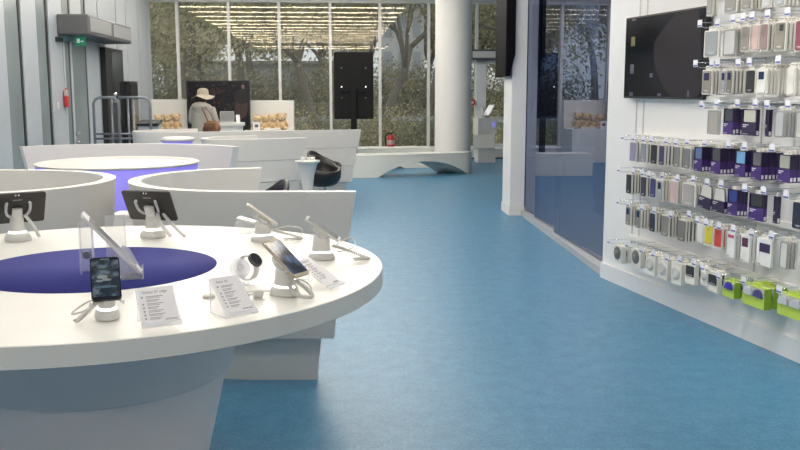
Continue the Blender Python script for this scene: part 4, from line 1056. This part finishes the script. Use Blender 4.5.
# desk with laptop and phone
p = onY(229, 131, 17.4); zt = onY(229, 122.5, 17.4).z
t = thing('demo_desk', 'small white rounded desk with laptop in front of the big screen', 'desk', (p.x-.1, 17.4, 0))
mb = MB(); mb.prism(rrect(.72, .44, .18, 6), .0, zt-.06, SHELFW, 'z', True); mb.build('body', t)
mb = MB(); mb.prism(rrect(.80, .50, .2, 6), zt-.0595, zt, SHELFW, 'z', True); mb.build('desktop', t)
p = onY(227, 122, 17.45)
t = thing('laptop', 'grey laptop with raised lid on the small white desk', 'laptop', (p.x, 17.42, zt+.001), R(6))
LG = mat('laptop_grey', (.30, .30, .31), .4, .2)
mb = MB(); mb.prism(rrect(.27, .2, .012), 0, .014, LG, 'z', True); mb.build('keyboard_base', t)
mb = MB(); mb.M = Matrix.Translation((0, .098, .014)) @ Matrix.Rotation(R(76), 4, 'X'); mb.prism(rrect(.27, .2, .012, cy=.1), -.007, 0, LG, 'z', True); ld = mb.build('lid', t)
mb = MB(); mb.M = Matrix.Translation((0, .098, .014)) @ Matrix.Rotation(R(76), 4, 'X'); mb.prism(rrect(.25, .17, .004, cy=.1), .0002, .0008, mat('laptop_screen', (.16, .165, .17), .3, emit=.05), 'z'); mb.build('screen', ld)
p = onY(238, 122, 17.36)
t = thing('smartphone', 'white smartphone leaning on a little stand at the right end of the small desk', 'phone', (p.x, 17.38, zt+.001), R(15))
mb = MB(); mb.M = Matrix.Translation((0, 0, .03)) @ Matrix.Rotation(R(60), 4, 'X'); mb.prism(rrect(.075, .145, .01, cy=.055), 0, .008, SECW, 'z', True); mb.build('body', t)
mb = MB(); mb.M = Matrix.Translation((0, 0, .03)) @ Matrix.Rotation(R(60), 4, 'X'); mb.prism(rrect(.06, .10, .003, cy=.055), .0081, .0086, mat('pale_screen', (.55, .56, .62), .3, emit=.25), 'z'); mb.build('screen', t)
mb = MB(); mb.lathe([(.04, 0), (.04, .01), (.02, .04), (0, .045)], SECW, 20, (0, .02, 0)); mb.build('stand', t)

# woman in sun hat, seen from behind
def skin_body(name, nodes, edges, m, root=0, sub=2):
    bm = bmesh.new(); ly = bm.verts.layers.skin.verify(); vs = []
    for i, (co_, r_) in enumerate(nodes):
        v = bm.verts.new(co_); v[ly].radius = (r_, r_) if not isinstance(r_, tuple) else r_; v[ly].use_root = (i == root); vs.append(v)
    for a, b in edges: bm.edges.new((vs[a], vs[b]))
    me = bpy.data.meshes.new(name); bm.to_mesh(me); bm.free()
    o = bpy.data.objects.new(name, me); COL.objects.link(o)
    sk = o.modifiers.new('Skin', 'SKIN'); sk.use_smooth_shade = True
    if sub: sb = o.modifiers.new('Sub', 'SUBSURF'); sb.levels = sub; sb.render_levels = sub
    dg = bpy.context.evaluated_depsgraph_get(); dg.update()
    me2 = bpy.data.meshes.new_from_object(o.evaluated_get(dg))
    o.modifiers.clear(); o.data = me2; bpy.data.meshes.remove(me)
    me2.materials.clear(); me2.materials.append(m)
    for pl in me2.polygons: pl.use_smooth = True
    return o
SKIN = mat('skin', (.62, .42, .32), .55)
nodes = [((0, 0, .78), (.13, .10)), ((0, .0, .95), (.115, .09)), ((0, -.005, 1.08), (.13, .095)), ((0, -.005, 1.19), (.10, .08)), ((0, .01, 1.255), .045), ((0, .03, 1.33), (.066, .075)), ((0, .035, 1.40), (.066, .078)), ((0, .03, 1.45), (.05, .06))]
edges = [(k, k+1) for k in range(7)]
def add(co_, r_, par): nodes.append((co_, r_)); edges.append((par, len(nodes)-1)); return len(nodes)-1
for s in (-1, 1):
    h = add((s*.09, 0, .74), .085, 0); k = add((s*.10, .02, .42), .056, h); an = add((s*.10, -.02, .08), .036, k); ft = add((s*.10, .06, .035), .034, an); add((s*.105, .15, .025), .026, ft)
    sh = add((s*.165, -.01, 1.18), .055, 3); el = add((s*.225, .0 + .02, .95), .04, sh)
    wr = add((s*.13, .21, .98), .026, el); pm = add((s*.10, .275, .985), .028, wr)
    for f in range(4):
        b0 = add((s*(.10 - .012 + .016*(f-1.5)*-1), .315, .990 - .002*f), .0085, pm)
        b1 = add((s*(.09 + .015*(1.5-f)), .345 - .004*abs(f-1), .978), .008, b0)
        add((s*(.085 + .015*(1.5-f)), .358 - .005*abs(f-1), .958), .007, b1)
    th = add((s*.075, .275, 1.0), .010, pm); add((s*.055, .305, 1.0), .008, th)
woman = skin_body('person', nodes, edges, SKIN)
pw_ = onY(203, 120, 16.2); woman.location = (pw_.x, 16.2, 0); woman.rotation_euler.z = R(-14)
tag(woman, 'person in pale sun hat and beige hooded coat, back turned, facing the big screen', 'person')
COAT = mat('beige_coat', (.43, .41, .36), .9, bump=.3, bscale=40, var=.12, vscale=6)
mb = MB(); mb.M = Matrix.Diagonal((1, .72, 1, 1))
mb.lathe([(.235, .56), (.24, .60), (.235, .74), (.205, .90), (.205, 1.02), (.21, 1.12), (.195, 1.19), (.14, 1.245), (.075, 1.275)], COAT, 32)
mb.M = Matrix.Identity(4)
for s in (-1, 1):
    mb.tube(smooth_path([(s*.17, 0, 1.19), (s*.205, .0, 1.09), (s*.228, .03, .95), (s*.195, .12, .95), (s*.13, .20, .98)], 5), .06, COAT, 12, radii=None)
mb.build('coat', woman)
mb = MB(); mb.sphere((0, -.10, 1.215), .13, COAT, (1.25, .62, .62), 20); mb.sphere((0, -.12, 1.17), .09, COAT, (1.1, .5, 1.1), 16); mb.build('hood', woman)
mb = MB()
for s in (-1, 1): mb.tube(smooth_path([(s*.085, 0, .72), (s*.10, .01, .42), (s*.10, -.015, .10)], 5), .07, mat('dark_trousers', (.03, .032, .045), .85), 12)
mb.build('trousers', woman)
mb = MB()
for s in (-1, 1): mb.sphere((s*.10, .06, .035), .05, BLACK, (.85, 2.2, .7), 14)
mb.build('shoes', woman)
HATM = mat('straw_hat', (.46, .395, .31), .85, bump=.3, bscale=80)
mb = MB(); n = 40; vs = []; fs = []
prof = [(.205, -.045), (.155, -.022), (.10, .005), (.099, .055), (.09, .095), (.052, .12), (1e-4, .125)]
for j, (r_, z) in enumerate(prof):
    for k in range(n):
        a_ = 2*PI*k/n; wv = (1 if j == 0 else (.5 if j == 1 else 0)) * .030 * math.sin(3*a_ + .6)
        vs.append((r_*math.cos(a_), .03 + r_*math.sin(a_)*1.03, 1.41 + z + wv))
for j in range(len(prof)-1):
    for k in range(n): fs.append((j*n+k, j*n+(k+1) % n, (j+1)*n+(k+1) % n, (j+1)*n+k))
mb.poly(vs, fs, HATM, True); mb.build('sun_hat', woman)
mb = MB(); mb.lathe([(.0995, 1.425), (.099, 1.447)], mat('hat_band', (.50, .43, .33), .8), 32, (0, .03, 0), cap=False); mb.build('hat_band', woman)
mb = MB(); mb.sphere((0, .005, 1.355), .085, mat('brown_hair', (.10, .06, .04), .8), (1, .9, .95), 18); mb.build('hair', woman)
mb = MB(); mb.sphere((0, .115, 1.36), .016, SKIN, (.8, 1, 1.3), 8); mb.build('nose', woman)
for s in (-1, 1):
    mb = MB(); mb.sphere((s*.03, .10, 1.385), .011, mat('eye_white', (.7, .7, .68), .3), n=8); mb.build('eye', woman)
    mb = MB(); mb.sphere((s*.082, .03, 1.36), .02, SKIN, (.4, .8, 1.2), 8); mb.build('ear', woman)
mb = MB(); mb.box((-.022, .1, 1.325), (.022, .109, 1.333), mat('lips', (.5, .2, .18), .5), .002); mb.build('mouth', woman)
LEATH = mat('tan_leather', (.23, .105, .05), .5, bump=.3, bscale=25, var=.2, vscale=9)
bg_ = thing('shoulder_bag', 'brown leather shoulder bag hanging on the back of the person in the hat', 'bag', Vector((pw_.x, 16.2, 0)) + Matrix.Rotation(R(-14), 3, 'Z') @ Vector((.235, -.17, .745)), R(-14))
mb = MB(); vs = []; fs = []; n = 24
for z, rx, ry in ((0, .10, .035), (.02, .15, .06), (.08, .17, .075), (.15, .145, .06), (.20, .10, .035), (.215, .07, .02)):
    for k in range(n):
        a_ = 2*PI*k/n; vs.append((rx*math.cos(a_) + .1*z, ry*math.sin(a_), z + .012*math.sin(2*a_)))
for j in range(5):
    for k in range(n): fs.append((j*n+k, j*n+(k+1) % n, (j+1)*n+(k+1) % n, (j+1)*n+k))
fs += [tuple(range(n))[::-1], tuple(range(5*n, 6*n))]
mb.poly(vs, fs, LEATH, True); mb.build('bag_body', bg_)
mb = MB(); mb.box((-.1, -.088, .10), (.12, -.07, .19), LEATH, .01); mb.build('flap', bg_)
mb = MB(); mb.tube(smooth_path([(-.05, .0, .20), (-.10, -.01, .33), (-.16, -.005, .44), (-.185, .06, .52)], 6), .011, LEATH, 8); mb.tube(smooth_path([(.06, .0, .20), (.0, .0, .34), (-.10, .02, .45), (-.165, .08, .525)], 6), .008, LEATH, 8); mb.build('strap', bg_)

# black portrait screen on a pole, seen from behind
p = onY(354, 119, 16.8); zb = p.z; zt = onY(354, 52, 16.8).z; w_ = onY(374, 60, 16.8).x - onY(334.5, 60, 16.8).x
t = thing('pole_screen', 'large black upright screen on a black pole before the windows, seen from behind', 'screen', (p.x, 16.8, 0))
BLKM = mat('matt_black', (.006, .006, .007), .6, spec=.2)
mb = MB(); mb.box((-w_/2, -.03, zb), (w_/2, .03, zt), BLKM, .012); mb.build('housing', t)
mb = MB(); mb.box((-w_/2+.04, .031, zb+.04), (w_/2-.04, .034, zt-.04), GLOSSB); mb.build('screen', t)
mb = MB(); mb.box((-.055, -.09, 0), (.055, -.031, (zb+zt)/2-.05), BLKM, .008); mb.build('pole', t)
mb = MB(); mb.box((-.24, -.06, (zb+zt)/2-.12), (.24, -.031, (zb+zt)/2-.03), BLKM, .006); mb.build('bracket', t)
mb = MB(); mb.box((-.4, -.35, 0), (.4, .25, .03), BLKM, .008); mb.build('base', t)
for sx, z, mm in ((-.22, .62, GREYP), (.22, .62, GREYP), (-.22, -.0, LEDW), (.22, .0, LEDW), (-.22, -.36, GREYP), (.22, -.36, GREYP)):
    mb = MB(); mb.M = Matrix.Translation((sx, -.031, (zb+zt)/2 + z*.55 - .02)) @ Matrix.Rotation(PI/2, 4, 'X'); mb.lathe([(.012 if mm is LEDW else .009, 0), (.008, .004), (0, .004)], mm, 10); mb.build('bolt', t)

# benches around the column
BEN = mat('bench_white', (.82, .80, .74), .4)
def bench(path, depth, h, arches, label, n=10):
    P = smooth_path(path, n); N = len(P); base = P[0].copy()
    t = thing('curved_bench', label, 'bench', base)
    s_ = [0]
    for i in range(1, N): s_.append(s_[-1] + (P[i]-P[i-1]).length)
    T = s_[-1]; mb = MB(); vs = []
    for i in range(N):
        tg = (P[min(i+1, N-1)] - P[max(i-1, 0)]).normalized(); nn = Vector((-tg.y, tg.x, 0))
        f = s_[i]/T; zl = zb_ = 0
        for a, b, hh_, bb in arches:
            if a < f < b: x = (f-a)/(b-a)*2-1; zl = max(zl, hh_*(1-abs(x)**2.2))
            if a < f < bb: x = (f-a)/(bb-a)*2-1; zb_ = max(zb_, hh_*(1-abs(x)**2.2))
        d = depth(f) if callable(depth) else depth
        q = P[i] - base; r_ = q + nn*d
        vs += [(q.x, q.y, h), (q.x, q.y, zl), (r_.x, r_.y, zb_), (r_.x, r_.y, h)]
    fs = [(i*4+a, (i+1)*4+a, (i+1)*4+(a+1) % 4, i*4+(a+1) % 4) for i in range(N-1) for a in range(4)] + [(0, 1, 2, 3), ((N-1)*4+3, (N-1)*4+2, (N-1)*4+1, (N-1)*4)]
    mb.poly(vs, fs, BEN); mb.build('bench_body', t)
    mb = MB(); vs = []
    for i in range(N):
        tg = (P[min(i+1, N-1)] - P[max(i-1, 0)]).normalized(); nn = Vector((-tg.y, tg.x, 0)); d = depth(s_[i]/T) if callable(depth) else depth
        q = P[i]-base - nn*.004; r_ = P[i]-base + nn*(d+.004)
        vs += [(q.x, q.y, h), (r_.x, r_.y, h), (r_.x, r_.y, h+.012), (q.x, q.y, h+.012)]
    mb.poly(vs, fs, BEN); mb.build('seat_top', t)
    return t
bench([(-1.5, 15.55), (-.9, 15.60), (-.3, 15.72), (.3, 15.95), (.8, 16.2), (1.1, 16.36), (1.24, 16.47), (1.31, 16.62)], lambda f: .62 - .27*f, .375, [(.365, .935, .255, .80)], 'long curved white bench with arched front opening, in front of the round column', 12)
bench([(-1.4, 17.3), (-.6, 17.45), (.1, 17.62), (.62, 17.75)], .45, .38, [(.30, .72, .2, .72)], 'second low white bench behind the arched bench, left of the round column')

# stacked cube pedestal with tablet
p = onz(484.5, 162)
t = thing('cube_pedestal', 'white pedestal of three twisted stacked cubes near the far glass door', 'pedestal', (p.x, 19.1, 0))
z = 0
for hz, wz, rz, dx in ((.30, .37, 8, 0), (.29, .45, -6, -.02), (.34, .42, 10, .0)):
    mb = MB(); mb.M = Matrix.Translation((dx, 0, z)) @ Matrix.Rotation(R(rz), 4, 'Z'); mb.box((-wz/2, -wz/2, .001), (wz/2, wz/2, hz), WHITE, .008); mb.build('cube', t); z += hz
mb = MB(); mb.M = Matrix.Translation((.16, -.216, z-.13)) @ Matrix.Rotation(R(10), 4, 'Z'); mb.box((-.03, -.004, -.05), (.03, 0, .05), mat('violet_mark', (.30, .28, .85), .5, emit=.5)); mb.build('violet_mark', t)
t = thing('tablet', 'white tablet leaning on a stand on top of the stacked cube pedestal', 'tablet', (p.x+.02, 19.1, z+.001), R(25))
mb = MB(); mb.lathe([(.08, 0), (.07, .02), (.02, .05), (.02, .10), (0, .10)], GREYM, 16); mb.build('stand', t)
mb = MB(); mb.M = Matrix.Translation((.03, -.03, .13)) @ Matrix.Rotation(R(-58), 4, 'Y'); mb.box((-.10, -.12, -.006), (.16, .12, .006), SECW, .004); mb.build('body', t)
mb = MB(); mb.M = Matrix.Translation((.03, -.03, .13)) @ Matrix.Rotation(R(-58), 4, 'Y'); mb.box((-.08, -.1, .0061), (.14, .1, .0075), mat('tablet_screen_white', (.8, .82, .85), .3, emit=.4)); mb.build('screen', t)
# small red box by the door, air curtain above it
u_, z_ = on_win(471.5, 105)
t = thing('alarm_box', 'small red alarm box by the frame of the far glass door', 'alarm', uv(u_, V1-.1, z_), YAW)
mb = MB(); mb.box((-.06, -.05, 0), (.06, 0, .12), RED, .006); mb.build('case', t); mb = MB(); mb.box((-.025, -.053, .035), (.025, -.05, .085), SECW); mb.build('call_plate', t)
ua, za = on_win(470.5, 60, 20.2); ub, zb_ = on_win(503, 49.5, 20.2)
t = thing('air_curtain', 'pale grey air curtain box above the far glass door by the column', 'air curtain', uv((ua+ub)/2, 20.31, za), YAW)
w_ = (ub-ua) + .3; hh_ = zb_-za
mb = MB(); mb.box((-w_/2+.15, -.15, 0), (w_/2+.15, .01, hh_), CURT, .012); mb.build('housing', t)
mb = MB(); mb.box((-w_/2+.19, -.158, .05), (w_/2+.1, -.1505, hh_-.04), mat('pale_curtain_panel', (.62, .62, .61), .6)); mb.build('front_panel', t)
# fire extinguisher on the sill
u_, z_ = on_win(391, 148, 20.12)
t = thing('fire_extinguisher', 'red fire extinguisher standing on the white sill below the windows', 'fire extinguisher', uv(u_, 20.12, .221), YAW)
mb = MB(); mb.lathe([(.0, 0), (.075, .0), (.08, .01), (.08, .24), (.06, .285), (.025, .30), (.025, .315), (0, .315)], RED, 24); cy = mb.build('cylinder', t)
mb = MB(); mb.lathe([(.0812, .09), (.0812, .19)], mat('extinguisher_label', (.55, .35, .33), .6), 24, cap=False); mb.build('paper_band', cy)
mb = MB(); mb.box((-.025, -.02, .315), (.025, .02, .345), BLACK, .004); mb.tube([(0, 0, .34), (.06, 0, .375)], .01, BLACK, 6); mb.tube([(0, 0, .345), (.07, 0, .33)], .008, BLACK, 6); mb.build('valve_handle', t)
mb = MB(); mb.tube(smooth_path([(-.02, 0, .33), (-.09, 0, .33), (-.13, 0, .25), (-.115, 0, .10), (-.11, 0, .06)], 6), .014, BLACK, 8); mb.build('hose', t)
# screen hung at the slab, edge-on
t = thing('hanging_screen', 'black screen hung beside the white end wall, seen almost edge-on', 'screen', (1.25, 10.82, 1.66))
mb = MB(); mb.box((-.012, 0, 0), (.046, 1.17, 1.45), mat('dull_black_frame', (.006, .006, .008), .6, spec=.04), .006); mb.build('frame', t)
mb = MB(); mb.box((-.0135, .02, .015), (-.0125, 1.15, 1.43), mat('dull_black_screen', (.008, .008, .010), .6, spec=.03)); mb.build('screen', t)
mb = MB(); mb.prism([(.046, .05), (.10, .25), (.10, 1.2), (.046, 1.4)], .0, .07, _m['dull_black_frame'], 'y'); mb.build('dark_wedge', t)  # dark tapered block right of the frame, before the end wall

# ================================================================== OUTSIDE
GRASS = mat('grass_ground', (.10, .12, .045), .95, var=.5, vscale=.6, bump=.5, bscale=8)
mb = MB(); mb.poly([(-60, 20.9, -.05), (60, 20.9, -.05), (60, 140, -.05), (-60, 140, -.05)], [(0, 1, 2, 3)], GRASS); o = struct(mb.build('ground'))
mb = MB(); mb.poly([uv(-9, 20.55, -.03), uv(12, 20.55, -.03), uv(12, 24.5, -.03), uv(-9, 24.5, -.03)], [(0, 1, 2, 3)], mat('pavement', (.42, .43, .43), .85, var=.15, vscale=2)); struct(mb.build('pavement'))
mb = MB(); mb.poly([(-60, 44, -.03), (60, 47, -.03), (60, 55, -.03), (-60, 52, -.03)], [(0, 1, 2, 3)], mat('asphalt', (.30, .31, .33), .9, var=.15, vscale=1)); struct(mb.build('street'))
BARK = mat('bark', (.20, .18, .155), .9, bump=.8, bscale=20, var=.3, vscale=6)
def leafm(nm, c): return mat('leaf_' + nm, c, .8, var=.35, vscale=1.3)
OL = [leafm('olive', (0.324, 0.304, 0.189)), leafm('yellow', (0.566, 0.501, 0.272)), leafm('dark_green', (0.216, 0.218, 0.138))]
WL = [leafm('willow', (0.427, 0.412, 0.250)), leafm('willow_pale', (0.549, 0.512, 0.305)), leafm('willow_dark', (0.301, 0.300, 0.181))]
HG = [leafm('hedge', (0.274, 0.278, 0.170)), leafm('hedge_dark', (0.208, 0.205, 0.135)), leafm('hedge_pale', (0.414, 0.390, 0.256))]
AU = [leafm('ochre', (0.566, 0.506, 0.277)), leafm('brown', (0.408, 0.330, 0.211)), leafm('olive2', (0.350, 0.321, 0.203))]
def leaves(mb, pts, mats, size, r):
    for p in pts:
        a = Vector((r.gauss(0, 1), r.gauss(0, 1), r.gauss(0, 1))); a.normalize(); b = a.orthogonal().normalized(); c = a.cross(b)
        s = size * r.uniform(.6, 1.3)
        m = mats[min(2, int(abs(r.gauss(0, 1.1))))]
        mb.poly([p + b*s, p + c*s*.55, p - b*s, p - c*s*.55], [(0, 1, 2, 3)], m)
def tree(x, y, h, spread, tr, mats, label, nl=1800, size=.10, seed=1, low=1.2, droop=0.0, lev=4, group=None):
    r = random.Random(seed); t = thing('tree', label, 'tree', (x, y, -.05), 0, group)
    mb = MB(); tips = []
    def grow(p, d, L, rad, k):
        pts = [p]; q = p.copy(); dd = d.copy()
        for i in range(4):
            dd = (dd + Vector((r.gauss(0, .13), r.gauss(0, .13), r.gauss(0, .06)))).normalized(); q = q + dd*(L/4); pts.append(q.copy())
        mb.tube(pts, rad, BARK, 6 if k < 2 else 4, radii=[rad*(1-.12*i) for i in range(5)])
        if k >= 2: tips.extend(pts[1:])
        if k < lev:
            for j in range(r.choice((2, 3)) if k else 4):
                a = r.uniform(0, 2*PI); sp = r.uniform(.45, .95)*spread
                nd = (dd + Vector((math.cos(a)*sp, math.sin(a)*sp, r.uniform(-.1, .25)))).normalized()
                grow(pts[r.choice((2, 3, 4))] if k else pts[r.choice((3, 4))], nd, L*r.uniform(.6, .82), rad*.52, k+1)
    grow(Vector((0, 0, 0)), Vector((r.gauss(0, .06), 0, 1)), h*.42, tr, 0)
    mb.build('trunk', t)
    mb = MB(); pts = []
    while len(pts) < nl:
        p = r.choice(tips) + Vector((r.gauss(0, .35), r.gauss(0, .35), r.gauss(0, .3) - droop*r.random()*2.5))
        if p.z > low: pts.append(p)
    leaves(mb, pts, mats, size, r); mb.build('foliage', t, normals=False)
    return t
tree(-6.6, 27.5, 7.5, 1.0, .16, WL, 'drooping yellow-green tree outside the leftmost windows', 12500, .058, 3, .8, 1.0)
tree(-5.2, 31, 8.5, .95, .20, AU, 'leaning tree with bare dark branches outside, behind the big screen', 7500, .055, 11, 2.0)
tree(-2.7, 30, 8, 1.1, .19, AU, 'tree with sparse ochre leaves outside, left of the pole screen', 7500, .055, 5, 1.9)
tree(-.7, 34, 8, 1.0, .19, OL, 'olive tree outside directly behind the pole screen', 8500, .06, 8, 1.2)
tree(.75, 31, 7, 1.0, .11, OL, 'thin bare tree outside, left of the round column', 260, .08, 21, 2.6)
tree(3.8, 29, 7.5, 1.1, .18, OL, 'dark olive tree outside beyond the far glass door', 9500, .06, 14, .6)
far = [(-17, 60, AU), (-13.2, 62, OL), (-9.4, 59, WL), (-5.6, 63, AU), (-2.1, 60, OL), (1.6, 66, AU), (5.2, 60, OL), (9.2, 62, WL)]
fl_ = ['far leftmost', 'second from the left', 'third from the left', 'fourth from the left', 'fifth from the left', 'third from the right', 'second from the right', 'far rightmost']
for i, (x, y, mm) in enumerate(far):
    tree(x, y, 11, 1.15, .3, mm, 'tall background tree beyond the street, %s of the row' % fl_[i], 13000, .13, 40+i, .5, 1.0, 3, 'trees beyond the street')
def shrub(x, y, w_, d_, h_, mats, label, n, size, seed, group):
    r = random.Random(seed); t = thing('shrub', label, 'shrub', (x, y, -.05), 0, group)
    mb = MB()
    for k in range(7):
        a = r.uniform(-1, 1)*w_*.3; mb.tube([(a*.4, 0, 0), (a, r.gauss(0, .1), h_*.6)], .015, BARK, 4)
    mb.build('stem', t)
    mb = MB(); pts = []
    while len(pts) < n:
        p = Vector((r.gauss(0, w_*.36), r.gauss(0, d_*.36), abs(r.gauss(0, .5))*h_))
        if p.z < h_*1.15 and abs(p.x) < w_*.75: pts.append(p)
    leaves(mb, pts, mats, size, r); mb.build('foliage', t, normals=False)
sl = ['first', 'second', 'third', 'fourth', 'fifth', 'sixth', 'seventh', 'eighth', 'ninth']
for i in range(9):
    shrub(-8.6 + i*1.35, 25.9 + rnd.uniform(-.4, .4), 1.5, 1.0, 1.0 + rnd.uniform(-.15, .25), HG if i % 2 else AU, '%s shrub from the left in the low hedge just outside the windows' % sl[i], 2600, .042, 70+i, 'shrubs just outside the windows')
hw_ = ['leftmost', 'second', 'third', 'fourth', 'fifth', 'sixth', 'rightmost']
for i in range(7):
    shrub(-15 + i*4.2, 57 + rnd.uniform(-.4, .4), 5.0, 1.6, 2.6 + rnd.uniform(-.3, .5), OL if i % 2 else HG, '%s tall hedge bush in the far row beyond the street' % hw_[i], 7000, .10, 90+i, 'hedge bushes beyond the street')
def building(x0, x1, y, z1, m, label, nx, nz, wm):
    t = thing('building', label, 'building', ((x0+x1)/2, y, -.05)); hw_ = (x1-x0)/2
    mb = MB(); mb.box((-hw_, 0, 0), (hw_, 6, z1), m); mb.build('walls', t)
    mb = MB(); mb.box((-hw_-.3, -.3, z1), (hw_+.3, 6.3, z1+.25), mat('roof_grey', (.3, .31, .33), .8)); mb.build('roof', t)
    for i in range(nx):
        for j in range(nz):
            cx = -hw_ + (i+.5)*2*hw_/nx; cz = (j+.55)*z1/nz; ww = hw_/nx*.55; wh = z1/nz*.3
            mb = MB(); mb.box((cx-ww, -.05, cz-wh), (cx+ww, -.001, cz+wh), wm); mb.build('window', t)
building(-19, -4.2, 74, 3.6, mat('far_wall_blue_grey', (.40, .43, .48), .8), 'long low blue-grey building far behind the left trees', 9, 1, mat('far_glass', (.22, .24, .27), .3))
building(-1.2, 1.5, 58, 8.5, mat('far_wall_pale', (.60, .61, .63), .8), 'tall pale building far outside, just left of the round column', 3, 4, mat('far_glass_blue', (.40, .43, .48), .3))
# ================================================================== CAMERA / WORLD
cam = bpy.data.cameras.new('camera'); co = bpy.data.objects.new('camera', cam); COL.objects.link(co)
cam.sensor_width = 36; cam.lens = 36 * F / 800; cam.clip_end = 400
co.location = (0, 0, H); co.rotation_euler = (PI/2 - PT, 0, 0)
sc = bpy.context.scene; sc.camera = co
w = bpy.data.worlds.new('overcast_sky'); sc.world = w; w.use_nodes = True
nt = w.node_tree; bg = nt.nodes['Background']; bg.inputs['Color'].default_value = (.88, .92, .95, 1); bg.inputs['Strength'].default_value = 1.0
sc.view_settings.view_transform = 'Standard'; sc.view_settings.look = 'None'; sc.view_settings.exposure = 0.0
